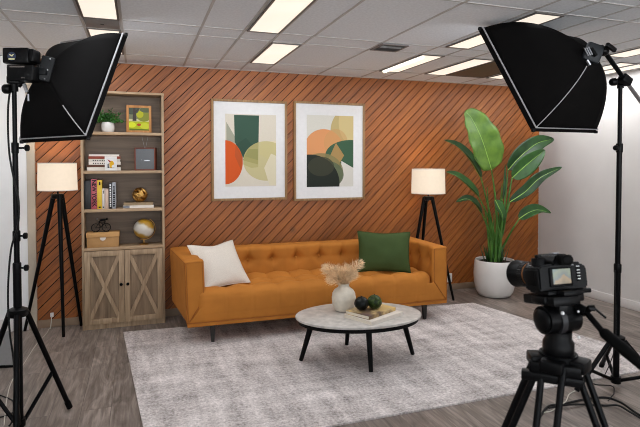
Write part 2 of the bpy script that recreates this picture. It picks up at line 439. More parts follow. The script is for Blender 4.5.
struct('wall_left', bx(XL, -1.0, -.03, .12, 0, HC), M_white_wall)
struct('trim_1', bx(-1.0, WX0, -.04, .12, 0, HC, .004), M_trim)
struct('baseboard_left', bx(XL, -1.0, -.046, -.03, 0, .12, .004), M_base)
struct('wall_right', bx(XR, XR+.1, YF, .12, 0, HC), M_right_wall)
struct('baseboard_right', bx(XR-.014, XR, YF, -.008, 0, .10, .004), M_base)
struct('wall_side', bx(XL-.1, XL, YF, .12, 0, HC), M_white_wall)
# wall behind the camera with a band of unseen windows, added to light the ceiling
bm = B(); bx(XL, XR, YF-.1, YF, 0, .7, bm=bm); bx(XL, XR, YF-.1, YF, 2.45, HC, bm=bm)
wx = [XL, -2.9, -.5, -.3, 2.1, 2.3, 4.7, XR]
for a in range(0, 8, 2): bx(wx[a], wx[a+1], YF-.1, YF, .7, 2.45, bm=bm)
struct('wall_front', bm, M_white_wall)
for i, (a, b_) in enumerate(((-2.9, -.5), (-.3, 2.1), (2.3, 4.7))):
    bm = B()
    for x0, x1, z0, z1 in ((a, a+.05, .7, 2.45), (b_-.05, b_, .7, 2.45), (a+.05, b_-.05, .7, .75), (a+.05, b_-.05, 2.40, 2.45), ((a+b_)/2-.025, (a+b_)/2+.025, .75, 2.40)):
        bx(x0, x1, YF-.07, YF-.02, z0, z1, bm=bm)
    struct('added_window_%d' % (i+1), bm, M_base)
    ld = bpy.data.lights.new('added_window_portal', 'AREA'); ld.shape = 'RECTANGLE'; ld.size = b_-a; ld.size_y = 1.75; ld.cycles.is_portal = True
    lo = bpy.data.objects.new('added_window_portal', ld); C.objects.link(lo); lo.location = ((a+b_)/2, YF-.12, 1.575); lo.rotation_euler = (PI/2, 0, 0)

# ceiling grid
XS = [-2.6, -2.0, -1.42, -.845, -.365, -.105, .45, .77, 1.045, 1.32, 1.93, 2.46, 2.72, 3.02, 3.295, 3.82, 4.08, 4.36, 4.74]
YS = [-.475, -1.405, -1.685, -2.82, -3.1, -4.02, -4.3, -5.4, -5.7, -6.6, -6.9, -7.9, -8.2]
bm = B()
for x in XS: bx(x-.009, x+.009, YF, -.01, HC-.004, HC+.002, bm=bm)
for y in YS: bx(XL, XR, y-.007, y+.007, HC-.0036, HC+.002, bm=bm)
bx(XL, XR, -.03, -.008, HC-.006, HC+.002, bm=bm); bx(XR-.022, XR, YF, -.008, HC-.006, HC+.002, bm=bm)
struct('trim_2', bm, M_tee, smooth=False)

LAMP = 22.0
def troffer(label, x0, x1, y0, y1, group=None, diff=None):
    t = thing('ceiling_light', label, 'ceiling light', ((x0+x1)/2, (y0+y1)/2, HC), 0, group)
    w, d = (x1-x0)/2, (y1-y0)/2
    bm = B(); f = .014
    for a in ((-w, -w+f, -d, d), (w-f, w, -d, d), (-w+f, w-f, -d, -d+f), (-w+f, w-f, d-f, d)): bx(*a, -.013, -.0045, bm=bm)
    mesh_obj('frame', bm, M_lightframe, t)
    mesh_obj('diffuser', bx(-w+f, w-f, -d+f, d-f, -.0095, -.0045), diff or M_diff, t)
    if diff is None:                              # the light this lamp throws into the room
        ld = bpy.data.lights.new('ceiling_lamp', 'AREA'); ld.shape = 'RECTANGLE'; ld.size = 2*w-.04; ld.size_y = 2*d-.04
        ld.energy = LAMP*w*d*4; ld.color = (.94, .98, 1.03)
        lo = bpy.data.objects.new('ceiling_lamp_light', ld); C.objects.link(lo); lo.parent = t; lo.location = (0, 0, -.014)
    return t
troffer('warm lit ceiling panel at top left, nearer to the camera', -.355, -.115, -2.81, -1.70)
troffer('warm lit ceiling panel half hidden behind the left softbox', -.355, -.115, -1.395, -.485)
troffer('large warm lit ceiling panel cut by the top edge, above the left framed print', .785, 1.035, -2.81, -1.70)
troffer('short warm lit ceiling panel by the timber wall, over the framed prints', 1.055, 1.31, -1.395, -.485)
t = troffer('narrow ceiling light with an exposed bright tube, beside the air vent', 2.47, 2.71, -1.395, -.485)
bm = B(); cyl(bm, (-.08, -.40, -.022), (-.08, .40, -.022), .013); mesh_obj('tube', bm, emit('bare_tube', (255, 250, 240), 1.5), t)
bm = B(); box(bm, (.05, .03, .03), (-.07, .425, -.022), .004); mesh_obj('lamp_holder', bm, M_trim, t)
troffer('warm ceiling light cut off by the upper left corner of the right softbox', 2.50, 2.735, -2.81, -1.73)
troffer('long warm ceiling light beside the unlit dark panel, near the plant', 3.03, 3.285, -1.395, -.485)
troffer('small visible piece of lit ceiling panel right of the dark panel', 3.85, 4.07, -1.395, -.485)
troffer('slanting lit ceiling strip above the right softbox clamp', 4.10, 4.35, -2.81, -1.90)
troffer('left strip of the twin lit ceiling strips behind the boom arm', 4.52, 4.735, -1.72, -.55)
troffer('right strip of the twin lit ceiling strips behind the boom arm', 4.75, 4.97, -1.72, -.55)
n0 = 0
for x, y in ((-2.2, -3.45), (-1.0, -3.45), (.2, -3.45), (1.4, -3.45), (2.6, -3.8), (3.8, -3.9), (-1.75, -.95), (-1.6, -2.3), (-1.8, -6.4), (.2, -6.4), (2.2, -6.4), (4.0, -6.4)):  # unseen panels put in for the light they throw on the set
    if True:
        troffer('unseen ceiling light panel added to brighten the room', x-.125, x+.125, y-.55, y+.55, 'unseen ceiling lights added as fill', M_fill_left if (x, y) == (-1.75, -.95) else M_fill)
t = thing('ceiling_panel', 'unlit dark brown ceiling light panel between two lit strips', 'ceiling panel', (3.56, -.94, HC))
mesh_obj('louvre', bx(-.235, .235, -.445, .445, -.008, -.0042), M_dark_panel, t)
bm = B()
for a in ((-.25, -.235, -.455, .455), (.235, .25, -.455, .455), (-.235, .235, -.455, -.445), (-.235, .235, .445, .455)): bx(*a, -.012, -.0042, bm=bm)
mesh_obj('frame', bm, M_lightframe, t)
t = thing('ceiling_panel', 'grey metal strip between the two lit panels at top left', 'ceiling panel', (-.235, -1.545, HC))
mesh_obj('plate', bx(-.115, .115, -.125, .125, -.009, -.0042, .002), M_grey_panel, t)
mesh_obj('latch', bx(-.012, .012, -.006, .006, -.012, -.0085), M_blackp, t)
t = thing('air_vent', 'dark slatted air vent in the ceiling beside the exposed tube light', 'air vent', (2.06, -1.54, HC))
bm = B()
for a in ((-.125, -.105, -.125, .125), (.105, .125, -.125, .125), (-.105, .105, -.125, -.105), (-.105, .105, .105, .125)): bx(*a, -.014, -.0042, bm=bm)
mesh_obj('frame', bm, M_grey_panel, t)
mesh_obj('duct', bx(-.105, .105, -.105, .105, -.006, -.0042), M_rubber, t)
for i in range(6):
    bm = B(); box(bm, (.21, .022, .002), (0, -.085+i*.034, -.010), rot=Matrix.Rotation(.6, 3, 'X')); mesh_obj('slat', bm, M_tee if i in (1, 2) else M_lightframe, t)

# ------------------------------------------------------------------ rug
bm = B(); P = [(-.145, -.44), (3.575, -.66), (3.99, -2.715), (.045, -2.71)]
prism(bm, P[::-1], 0.0005, .012, plane='xy')
tag(mesh_obj('area_rug', bm, MR, smooth=False), 'large pale grey woven rug with faded streaks under the sofa and table', 'rug')
RUG = .012

# ------------------------------------------------------------------ sofa
FLx, FLy, FRx, FRy = .385, -1.045, 2.955, -1.090
SW = math.hypot(FRx-FLx, FRy-FLy); SRZ = math.atan2(FRy-FLy, FRx-FLx)
sofa = thing('sofa', 'long caramel velvet tufted sofa with square arms against the timber wall', 'sofa', ((FLx+FRx)/2, (FLy+FRy)/2, 0), SRZ)
W2 = SW/2; D = .82; ZB, ZT, AT = .172, .748, .165
IN = W2-AT                                    # inner half width
colsx = [(-4+i)*.235 for i in range(9)]
g = lambda x, s: math.exp(-(x/s)**2)
# plinth
mesh_obj('base_frame', bx(-W2+.004, W2-.004, .004, D-.004, ZB, ZB+.035, .006), M_sofa, sofa)
# seat
rows = [.21, .41]
fb = lambda z: .012*(1-((z-.37)/.19)**2)
def dseat(p, n):
    d = 0.
    if n.z > .35:
        for r in rows:
            for x in colsx:
                dx, dy = p.x-x, p.y-r
                d -= .036*math.exp(-(dx*dx+dy*dy)/.0045)
        cx = min(abs(p.x-x) for x in colsx); cy = min(abs(p.y-r) for r in rows)
        d -= .012*g(cx, .013)*(.3 if p.y < .12 else 1)+.012*g(cy, .014)
        d += .016*(1-g(cx, .085))*(1-g(cy, .075))
        d *= n.z
    if n.y < -.35:
        cx = min(abs(p.x-x) for x in colsx)
        d += (-.0035*g(cx, .010)+fb(p.z))*max(0, -n.y)**2
    return d
seat = mesh_obj('seat', rbox((IN+.05, .318, .139), .085, .0115, dseat, (-.05, .325, ZB+.035+.139)), M_sofa, sofa, ang=80)
for r in rows:
    for x in colsx:
        bm = B(); ball(bm, (x, r, ZB+.035+.278-.030), .011, 12, (1, 1, .5)); mesh_obj('button', bm, M_sofa, seat)
# backrest
BZ = .610; BY = .62
colsb = [(-3.5+i)*.255 for i in range(8)]
def dback(p, n):
    d = 0.
    if n.y < -.3:
        for x in colsb:
            dx, dz = p.x-x, p.z-BZ
            d -= .050*math.exp(-(dx*dx+dz*dz)/.0022)
        cx = min(abs(p.x-x) for x in colsb)
        d -= .019*g(cx, .015)*(1 if p.z > BZ else .35)
        d += .020*(1-g(cx, .10))
        d -= .004*g(p.z-BZ, .02)
        d *= -n.y
    if n.z > .5:
        cx = min(abs(p.x-x) for x in colsb); d -= .004*g(cx, .012)
    return d
back = mesh_obj('backrest', rbox((IN+.05, .10, .276), .04, .0115, dback, (-.05, BY+.10, ZT-.276)), M_sofa, sofa, ang=80)
for x in colsb:
    bm = B(); ball(bm, (x, BY+.040, BZ), .012, 12, (1, .5, 1)); mesh_obj('button', bm, M_sofa, back)
for s in (-1, 1):
    colsy = [.13, .34, .55]
    def darm(p, n, s=s):
        d = 0.
        if n.x*s < -.3:
            for y in colsy:
                dy, dz = p.y-y, p.z-BZ
                d -= .036*math.exp(-(dy*dy+dz*dz)/.0028)
            cy = min(abs(p.y-y) for y in colsy)
            d -= .017*g(cy, .016)*(1 if p.z > BZ else .35)
            d += .008*(1-g(cy, .08))
            d *= abs(n.x)
        if n.z > .5: d += .006*(1-((p.x*s-(W2-AT/2))/(AT/2))**2)
        return d
    arm = mesh_obj('arm', rbox((AT/2-.002, D/2-.004, (ZT-ZB-.035)/2), .016, .017, darm, (s*(W2-AT/2), D/2, (ZT+ZB+.035)/2)), M_sofa, sofa, ang=80)
    for y in colsy:
        bm = B(); ball(bm, (s*(W2-AT+.026), y, BZ), .011, 12, (.5, 1, 1)); mesh_obj('button', bm, M_sofa, arm)
    bm = B(); e = .003
    xo, xi = s*(W2-.014), s*(W2-AT+.012)
    tube(bm, [(xo, e, ZB+.04), (xo, e, ZT-.016), (xi, e, ZT-.016), (xi, e, ZB+.232), (s*(W2-.02), e-.004, ZB+.045)], .0042, 8)
    tube(bm, [(s*(W2-.004), .012, ZB+.03), (s*(W2-.004), .012, ZT-.012), (s*(W2-.004), D-.02, ZT-.012)], .0042, 8)
    mesh_obj('piping', bm, M_sofadark, arm)
    if s < 0:                                # this arm splays outwards to the back
        rm = Matrix.Rotation(math.radians(6.5), 3, 'Z') @ Matrix.Rotation(math.radians(-2.0), 3, 'Y'); pv = Vector((-W2, 0, ZB))
        arm.rotation_euler = rm.to_euler(); arm.location = pv-rm @ pv
bm = B(); G = []
for a in range(15):
    t_ = a/14; hw = (W2-.016)*(1-t_)+(IN+.004)*t_; row = []
    for k in range(241):
        x = -hw+2*hw*k/240; cx = min(abs(x-c) for c in colsx)
        row.append(bm.verts.new((x, .0085-fb(ZB+.037+.185*t_)+.0035*g(cx, .010)+(.003 if a == 14 else 0), ZB+.037+.185*t_)))
    G.append(row)
for a in range(14):
    for k in range(240): bm.faces.new((G[a][k], G[a][k+1], G[a+1][k+1], G[a+1][k]))
o = mesh_obj('front_panel', bm, M_sofa, sofa, ang=80, recalc=False); so = o.modifiers.new('thickness', 'SOLIDIFY'); so.thickness = .012; so.offset = -1
bm = B(); tube(bm, [(-W2+.01, .002, ZB+.036), (W2-.01, .002, ZB+.036)], .0045, 8); mesh_obj('piping', bm, M_sofadark, sofa)
for x in (-W2+.225, W2-.225):
    for y, spl in ((.075, .0), (D-.10, .0)):
        bm = B(); rz = RUG if y < .5 or x > -5 else 0
        a = [(-.022, -.022), (.022, -.022), (.022, .022), (-.022, .022)]
        lo = [bm.verts.new((x+u*.62, y+v*.62-.01, RUG+.0003)) for u, v in a]; hi = [bm.verts.new((x+u, y+v, ZB)) for u, v in a]
        bm.faces.new(lo); bm.faces.new(hi)
        for i in range(4): bm.faces.new((lo[i], lo[(i+1) % 4], hi[(i+1) % 4], hi[i]))
        mesh_obj('leg', bm, M_legwood, sofa)
# scatter cushions
def cushion(name, label, m, w, h, t, mtx, dip=.0, seed=0):
    bm = B(); n = 30; side = []
    for sgn in (-1, 1):
        G = []
        for i in range(n+1):
            row = []
            for j in range(n+1):
                u, v = -1+2*i/n, -1+2*j/n
                x = u*w/2*(1-.075*(1-v*v)); z = v*h/2*(1-.075*(1-u*u))
                if v > 0: z -= dip*h*math.exp(-(u/.55)**2)*v**2
                prof = ((1-abs(u)**2.2)*(1-abs(v)**2.2))**.55
                wr = noise.noise(Vector((u*2.2+seed, v*2.2, seed*3.1)))*.012*prof
                row.append(bm.verts.new((x, sgn*(t/2*prof)+wr, z)))
            G.append(row)
        for i in range(n):
            for j in range(n): bm.faces.new((G[i][j], G[i+1][j], G[i+1][j+1], G[i][j+1]))
        side.append(G)
    bmesh.ops.remove_doubles(bm, verts=bm.verts[:], dist=2e-4)
    t_ = thing(name, label, 'cushion')
    t_.matrix_world = mtx
    cv = mesh_obj('cover', bm, m, t_, ang=80)
    mtx = Matrix.Translation((0, 0, .470-min((mtx @ v.co).z for v in cv.data.vertices))) @ mtx; t_.matrix_world = mtx
    bm = B(); pts = []
    for k in range(80):
        a = k/20; e = int(a); f = -1+2*(a-e)
        u, v = [(f, -1), (1, f), (-f, 1), (-1, -f)][e]
        x = u*w/2*(1-.075*(1-v*v)); z = v*h/2*(1-.075*(1-u*u))
        if v > 0: z -= dip*h*math.exp(-(u/.55)**2)*v**2
        pts.append((x, 0, z))
    tube(bm, pts, .0035, 6, closed=True); mesh_obj('seam', bm, m, t_)
    return t_
def cush_mtx(cen, yaw, lean, roll):
    return Matrix.Translation(cen) @ Matrix.Rotation(yaw, 4, 'Z') @ Matrix.Rotation(-lean, 4, 'X') @ Matrix.Rotation(roll, 4, 'Y')
cushion('cushion', 'oatmeal linen cushion leaning in the left corner of the sofa', M_linen, .49, .48, .16, cush_mtx((.705, -.745, .66), math.radians(23), math.radians(40), 0), .06, 1)
cushion('cushion', 'forest green velvet cushion at the right end of the sofa', M_green, .55, .42, .16, cush_mtx((2.385, -.79, .65), math.radians(-20), math.radians(12), math.radians(1)), .02, 2)

# ------------------------------------------------------------------ coffee table
TZ = .38
tab = thing('coffee_table', 'oval coffee table with pale stone top and splayed black legs', 'table', (1.67, -1.785, 0), math.radians(-9))
def oval(a, b, n=72): return [(a*math.cos(2*PI*k/n), b*math.sin(2*PI*k/n)) for k in range(n)]
A_, B_ = .515, .350
bm = B()
rings = []
for s, z in ((.975, TZ-.022), (.997, TZ-.017), (1., TZ-.008), (.995, TZ-.002), (.985, TZ)):
    rings.append([bm.verts.new((x, y, z)) for x, y in oval(A_*s, B_*s)])
for a, b_ in zip(rings, rings[1:]):
    for i in range(72): bm.faces.new((a[i], a[(i+1) % 72], b_[(i+1) % 72], b_[i]))
bm.faces.new(rings[0][::-1]); bm.faces.new(rings[-1])
mesh_obj('tabletop', bm, M_stone, tab)
bm = B(); prism(bm, oval(A_*.955, B_*.955), TZ-.052, TZ-.0215, 'xy'); mesh_obj('apron', bm, M_blackwood, tab)
for (fx, fy) in ((-.465, .045), (.025, -.275), (.465, .015), (-.02, .335)):
    bm = B(); tube(bm, [(fx*.80, fy*.80, TZ-.045), (fx, fy, RUG+.001)], [.025, .0165], 14); mesh_obj('leg', bm, M_blackwood, tab)

# vase
V = at(344, 312, 2, TZ); vx, vy = V.x+.02, V.y+.055
vase = thing('vase', 'round cream ceramic vase holding dried pampas on the coffee table', 'vase', (vx, vy, TZ+.0005))
prof = [(0, 0), (.055, 0), (.068, .006), (.083, .045), (.088, .085), (.0885, .10), (.086, .104), (.084, .128), (.070, .153), (.046, .170), (.040, .178), (.039, .190), (.042, .200), (.038, .201), (.034, .190), (.035, .178), (.055, .160), (.07, .10), (.05, .02), (0, .015)]
prof = [(r*1.13, z*1.10) for r, z in prof]
mesh_obj('body', lathe(B(), prof, 40), M_vase, vase)
# pampas stems
PL = [(-.20, -.02, .215, 1), (-.155, .05, .20, 1), (-.115, -.05, .20, .95), (-.06, .04, .185, .8), (.0, -.03, .17, .8), (.06, .04, .20, .7), (.10, -.02, .15, .75), (.185, .02, .235, .9), (-.17, -.06, .12, .85), (.12, .06, .11, .7)]
for i, (dx, dy, dz, k) in enumerate(PL):
    t = thing('pampas_stem', 'dried beige pampas plume in the cream vase on the coffee table', 'dried grass', (vx, vy, TZ+.02), 0, 'dried pampas stems in the vase')
    r_ = random.Random(i)
    pts = spline([(r_.uniform(-.015, .015), r_.uniform(-.015, .015), 0.005), (dx*.06, dy*.06, .17), (dx*.45, dy*.45, .17+dz*.55), (dx, dy, .17+dz*.86)], 10)
    tip = pts[-1]
    bm = B(); tube(bm, pts, [.0022]*len(pts), 5); mesh_obj('stem', bm, M_pampas, t)
    bm = B()
    st = 11
    for q in range(int(400*k)):
        f = r_.random(); j = st+f*(len(pts)-1-st-1); jj = int(j); a = pts[jj].lerp(pts[jj+1], j-jj)
        tg = (pts[jj+1]-pts[jj]).normalized()
        o = Vector((r_.gauss(0, 1), r_.gauss(0, 1), r_.gauss(0, 1))); o = (o-tg*o.dot(tg)).normalized()
        ln = (.036+.054*math.sin(PI*min(1, f*1.05)))*r_.uniform(.7, 1.25)*(.8+.4*k-.2)
        d = (tg*r_.uniform(.6, 1.2)+o*r_.uniform(.45, 1.25)).normalized()
        e = a+d*ln+Vector((0, 0, -.006*r_.random())); mdl = a+d*ln*.55+o*.006
        s = d.cross(Vector((r_.gauss(0, 1), r_.gauss(0, 1), r_.gauss(0, 1)))).normalized()*.0011
        v = [bm.verts.new(a-s*.5), bm.verts.new(a+s*.5), bm.verts.new(mdl+s), bm.verts.new(mdl-s), bm.verts.new(e)]
        bm.faces.new((v[0], v[1], v[2], v[3])); bm.faces.new((v[3], v[2], v[4]))
    mesh_obj('plume', bm, M_pampas, t, recalc=False)

def book(name, label, w, d, h, mcover, loc, rz=0., group=None, rot=None, spine='x'):
    """flat book lying down: width w (x), depth d (y), height h; spine on -y side"""
    t = thing(name, label, 'book', loc, rz, group)
    if rot is not None: t.rotation_euler = rot
    c = min(.003, h*.14)
    bm = bx(-w/2, w/2, -d/2, d/2, 0, c, .0006); bx(-w/2, w/2, -d/2, d/2, h-c, h, .0006, bm=bm); bx(-w/2, w/2, -d/2, -d/2+c, c, h-c, bm=bm)
    mesh_obj('cover', bm, mcover, t)
    mesh_obj('pages', bx(-w/2+.004, w/2-.004, -d/2+c, d/2-.004, c, h-c), M_paper, t)
    return t
M_bk_white = plain('white_cover', (218, 208, 196), .45, var=.05, scale=30)
M_bk_rust = plain('rust_edge', (128, 70, 50), .6, var=.25, scale=40)
def mat_patch(name, cols, scale):
    m, nt, b = newmat(name); L = nt.links.new
    tc = N(nt, 'ShaderNodeTexCoord'); nz = N(nt, 'ShaderNodeTexNoise', Scale=scale, Detail=3.); L(tc.outputs['Object'], nz.inputs['Vector'])
    r = ramp(nt, [(.28+.44*i/(len(cols)-1), lin(c)) for i, c in enumerate(cols)]); L(nz.outputs['Fac'], r.inputs['Fac']); L(r.outputs['Color'], b.inputs['Base Color']); b.inputs['Roughness'].default_value = .3; b.inputs['Specular IOR Level'].default_value = .2
    return m
M_bk_photo = mat_patch('photo_cover', [(84, 66, 76), (120, 98, 70), (196, 168, 120), (222, 186, 112)], 9)
br = math.atan2(-1.829+1.991, 2.02-1.666)
book('book', 'white book with rust edge lying under the photo-cover book on the coffee table', .385, .285, .028, M_bk_white, (1.750, -1.895, TZ+.0005), br)
bkc = book('book', 'photo-cover book in mustard and plum on top of the white table book', .345, .235, .028, M_bk_photo, (1.735, -1.875, TZ+.029), br+.05)
b0 = at(366, 302, 2, TZ+.048+.045)
def deco(px, py, r, m, label):
    # centre from the spot where the ball rests on the book
    c = at(px, py, 2, TZ+.0575+r)
    bm = B(); ball(bm, (0, 0, 0), r, 32)
    for v in bm.verts:
        d = v.co.normalized(); th = math.atan2(d.y, d.x); v.co += d*(.0022*math.cos(9*th)*(1-abs(d.z))+.002*noise.noise(d*7)) 
        v.co.z *= .96
    t = thing('decorative_ball', label, 'ornament', (c.x, c.y, TZ+.0575+r*.96))
    mesh_obj('body', bm, m, t, ang=80)
    bm = B(); cyl(bm, (0, 0, r*.93), (0, 0, r*1.04), .006, .004, 10); mesh_obj('stub', bm, M_legwood, t)
    return t
deco(361.5, 303, .056, mat_patch('near_black_green_glaze', [(4, 6, 5), (10, 14, 11), (24, 30, 24)], 26), 'nearly black round ornament on the table books, next to the vase')
deco(374.5, 301.5, .058, mat_patch('mottled_green_glaze', [(14, 24, 9), (40, 56, 22), (84, 100, 52)], 34), 'mottled green round ornament on the table books, right of the black one')

# ------------------------------------------------------------------ bookcase
YF_S = -.24
SX0, SX1 = -.512, .243
bc = thing('bookcase', 'tall weathered oak bookcase with open shelves above two doors', 'bookcase', (0, 0, 0))
TH = .022
ZS = [.783, 1.153, 1.522, 1.894]
yb = -.012
mesh_obj('side_panel', bx(SX0, SX0+TH, YF_S, yb, 0, 2.262, .002), M_shelf, bc)
mesh_obj('side_panel', bx(SX1-TH, SX1, YF_S, yb, 0, 2.262, .002), M_shelf, bc)
mesh_obj('top', bx(SX0-.004, SX1+.004, YF_S-.004, yb, 2.262, 2.284, .002), M_shelfh, bc)
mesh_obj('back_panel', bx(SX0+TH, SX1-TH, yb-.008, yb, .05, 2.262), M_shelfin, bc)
for z in ZS: mesh_obj('shelf', bx(SX0+TH, SX1-TH, YF_S+.002, yb-.008, z-.028, z, .0015), M_shelfh, bc)
mesh_obj('plinth', bx(SX0+TH, SX1-TH, YF_S+.004, yb-.008, 0, .05), M_shelf, bc)
mid = (SX0+SX1)/2
for s, x0, x1 in ((-1, SX0+TH+.002, mid-.002), (1, mid+.002, SX1-TH-.002)):
    z0, z1 = .054, .752; y0 = YF_S-.022
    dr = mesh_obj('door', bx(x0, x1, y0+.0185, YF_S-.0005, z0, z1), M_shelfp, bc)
    bm = B(); f = .048
    for a in ((x0, x0+f, z0, z1), (x1-f, x1, z0, z1), (x0+f, x1-f, z0, z0+f), (x0+f, x1-f, z1-f, z1)): bx(a[0], a[1], y0-.002, y0+.019, a[2], a[3], .001, bm=bm)
    mesh_obj('door_frame', bm, M_shelf, dr)
    xa, xb, za, zb = x0+f, x1-f, z0+f, z1-f; wv = .017
    xm, zm = (xa+xb)/2, (za+zb)/2
    for yo, p, q in ((.001, (xa, za), (xb, zb)), (.003, (xa, zb), (xb, za))):
        dx, dz = q[0]-p[0], q[1]-p[1]; ln = math.hypot(dx, dz); nx, nz_ = -dz/ln*wv, dx/ln*wv
        poly = [(p[0]+nx-dx*.2, p[1]+nz_-dz*.2), (p[0]-nx-dx*.2, p[1]-nz_-dz*.2), (q[0]-nx+dx*.2, q[1]-nz_+dz*.2), (q[0]+nx+dx*.2, q[1]+nz_+dz*.2)]
        for aa in ((1, 0, xa), (-1, 0, -xb), (0, 1, za), (0, -1, -zb)): poly = clip(poly, *aa)
        cb = B(); prism(cb, poly, y0+yo, y0+.0189-yo*.1); mesh_obj('cross_brace', cb, M_shelf, dr, smooth=False)
    kx = mid+s*.03; kz = .425
    bm = B(); lathe(bm, [(0, .026), (.010, .026), (.0145, .021), (.0145, .014), (.007, .008), (.006, 0), (0, 0)], 20, axis_mtx(Vector((kx, y0, kz)), (0, -1, 0)))
    mesh_obj('knob', bm, M_black, dr)

def SXp(px, py, y): return at(px, py, 1, y).x
EPS = .0006
# --- top shelf: plant and picture
t = thing('potted_plant', 'small leafy green plant in a white pot on the top shelf', 'plant', (SXp(108, 127, -.13), -.13, ZS[3]+EPS))
mesh_obj('pot', lathe(B(), [(0, 0), (.046, 0), (.056, .01), (.062, .05), (.058, .085), (.050, .098), (.046, .098), (.05, .085), (.05, .07), (0, .07)], 28), M_pot, t)
mesh_obj('soil', lathe(B(), [(0, .082), (.049, .080)], 20), M_soil, t)
r_ = random.Random(3); bm = B(); bs = B()
for i in range(34):
    a = r_.uniform(0, 2*PI); el = r_.uniform(.15, 1.35); ln = r_.uniform(.09, .17)
    d = Vector((math.cos(a)*math.cos(el), math.sin(a)*math.cos(el)*.62, math.sin(el)))
    b0_ = Vector((d.x*.02, d.y*.02, .08)); e = b0_+d*ln*(1.1 if el < .8 else 1)+Vector((0, 0, -.02 if el < .6 else .0))
    pts = spline([b0_, b0_.lerp(e, .5)+Vector((0, 0, .02)), e], 4); tube(bs, pts, .0014, 4)
    for q in range(9):
        c = pts[min(len(pts)-1, int((.35+.65*q/8)*(len(pts)-1)))]
        o = Vector((r_.gauss(0, 1), r_.gauss(0, .8), r_.gauss(.3, .7))).normalized(); l2 = r_.uniform(.022, .036)
        s = o.cross(Vector((r_.gauss(0, 1), r_.gauss(0, 1), r_.gauss(0, 1)))).normalized()*l2*.36
        up = o.cross(s).normalized()*l2*.12
        v = [bm.verts.new(c), bm.verts.new(c+o*l2*.5+s+up), bm.verts.new(c+o*l2), bm.verts.new(c+o*l2*.5-s+up)]
        bm.faces.new((v[0], v[1], v[2])); bm.faces.new((v[0], v[2], v[3]))
mesh_obj('foliage', bm, M_fern, t, recalc=False, smooth=False); mesh_obj('stems', bs, M_stem, t)

def photo_frame(label, w, h, fw, mframe, mpic, loc, lean, rz=0., matw=0.):
    t = thing('framed_photo', label, 'photo', loc)
    t.rotation_euler = (-lean, 0, rz)
    bm = B()
    for a in ((-w/2, -w/2+fw, 0, h), (w/2-fw, w/2, 0, h), (-w/2+fw, w/2-fw, 0, fw), (-w/2+fw, w/2-fw, h-fw, h)): bx(a[0], a[1], -.009, .006, a[2], a[3], .0012, bm=bm)
    mesh_obj('frame', bm, mframe, t)
    if matw: 
        mesh_obj('mat_board', bx(-w/2+fw, w/2-fw, -.003, .004, fw, h-fw), M_mat, t)
    pw, ph = w-2*fw-2*matw, h-2*fw-2*matw
    mesh_obj('picture', bx(-pw/2, pw/2, -.0045, .003, -ph/2, ph/2), mpic, t, loc=(0, 0, h/2))
    mesh_obj('back_board', bx(-w/2+.004, w/2-.004, .0045, .009, .004, h-.004), M_blackp, t)
    return t
mp_, _, _, _ = mat_art('park_picture', (.187, .222), (120, 124, 96), [
    ('poly', [(0, 0), (1, 0), (1, .46), (0, .46)], (168, 176, 30), 1), ('disc', (.15, .24, .2, .12), (206, 214, 44), 1), ('disc', (.8, .2, .25, .13), (190, 196, 50), 1),
    ('poly', [(0, .40), (1, .40), (1, .50), (0, .50)], (196, 194, 150), 1), ('disc', (.75, .62, .35, .22), (128, 134, 52), 1), ('disc', (.55, .72, .18, .16), (176, 176, 40), 1),
    ('disc', (.15, .9, .35, .2), (70, 78, 66), 1), ('disc', (.85, .92, .3, .12), (88, 96, 70), 1),
    ('poly', [(.18, .42), (.38, .42), (.33, 1), (.22, 1)], (66, 58, 52), 1), ('poly', [(.3, .75), (.55, .97), (.5, 1), (.28, .82)], (66, 58, 52), 1),
    ('disc', (.5, .25, .1, .06), (168, 62, 34), 1), ('poly', [(.02, .0), (1, .0), (1, .05), (.02, .08)], (92, 110, 30), 1)])
M_frame2 = mat_wood('honey_frame', (150, 98, 46), (178, 120, 60), (196, 140, 78))
photo_frame('framed colour photo of a tree in a park on the top shelf', .235, .27, .024, M_frame2, mp_, (SXp(139, 130, -.10), -.125, ZS[3]+.0025), -.12)

# --- second shelf: stack of books, little print, speaker
bxs = SXp(104, 168, -.12)
stack = [('white book at the bottom of the shelf stack', .30, .15, .032, M_bk_white, .004), ('brown book second from the bottom of the shelf stack', .285, .15, .024, plain('brown_cover', (92, 60, 44), .6), -.006),
         ('white book with dark lettering in the middle of the shelf stack', .285, .15, .026, M_bk_white, .012), ('white book with grey lettering second from the top of the shelf stack', .28, .15, .028, plain('ivory_cover', (206, 198, 186), .5), .010), ('red-brown book on top of the shelf stack, under the white one', .285, .145, .026, plain('red_brown_cover', (140, 62, 42), .5, var=.15), .010), ('thin white book topmost of the shelf stack', .27, .145, .018, M_bk_white, .006)]
z = ZS[2]+EPS
for lb, w, d, h, m, dx in stack:
    t = book('book', lb, w, d, h, m, (bxs+dx, -.125, z), 0.); 
    if 'lettering' in lb:
        bm = B()
        for q in range(7): box(bm, (.010, .0006, h*.35), (-.10+q*.020, -d/2-.0004, h*.5))
        mesh_obj('lettering', bm, M_blackp, t)
    z += h+.0004
mt_, _, _, _ = mat_art('toucan_picture', (.07, .09), (226, 222, 218), [
    ('disc', (.28, .2, .28, .3), (70, 70, 72), 1), ('disc', (.4, .3, .18, .35), (190, 186, 176), 1), ('disc', (.62, .38, .3, .42), (214, 166, 30), 1), ('disc', (.9, .18, .3, .2), (226, 222, 218), 1),
    ('poly', [(.05, .95), (.35, .62), (.55, .72), (.3, .85)], (150, 36, 30), 1), ('poly', [(.0, .0), (1, .0), (1, .06), (.0, .06)], (60, 58, 56), 1)])
photo_frame('small white framed picture of a bird beak leaning on the stacked books', .108, .135, .012, plain('white_frame', (226, 222, 218), .5), mt_, (SXp(111, 169, -.215), -.226, ZS[2]+.002), -.10, .0, .012)
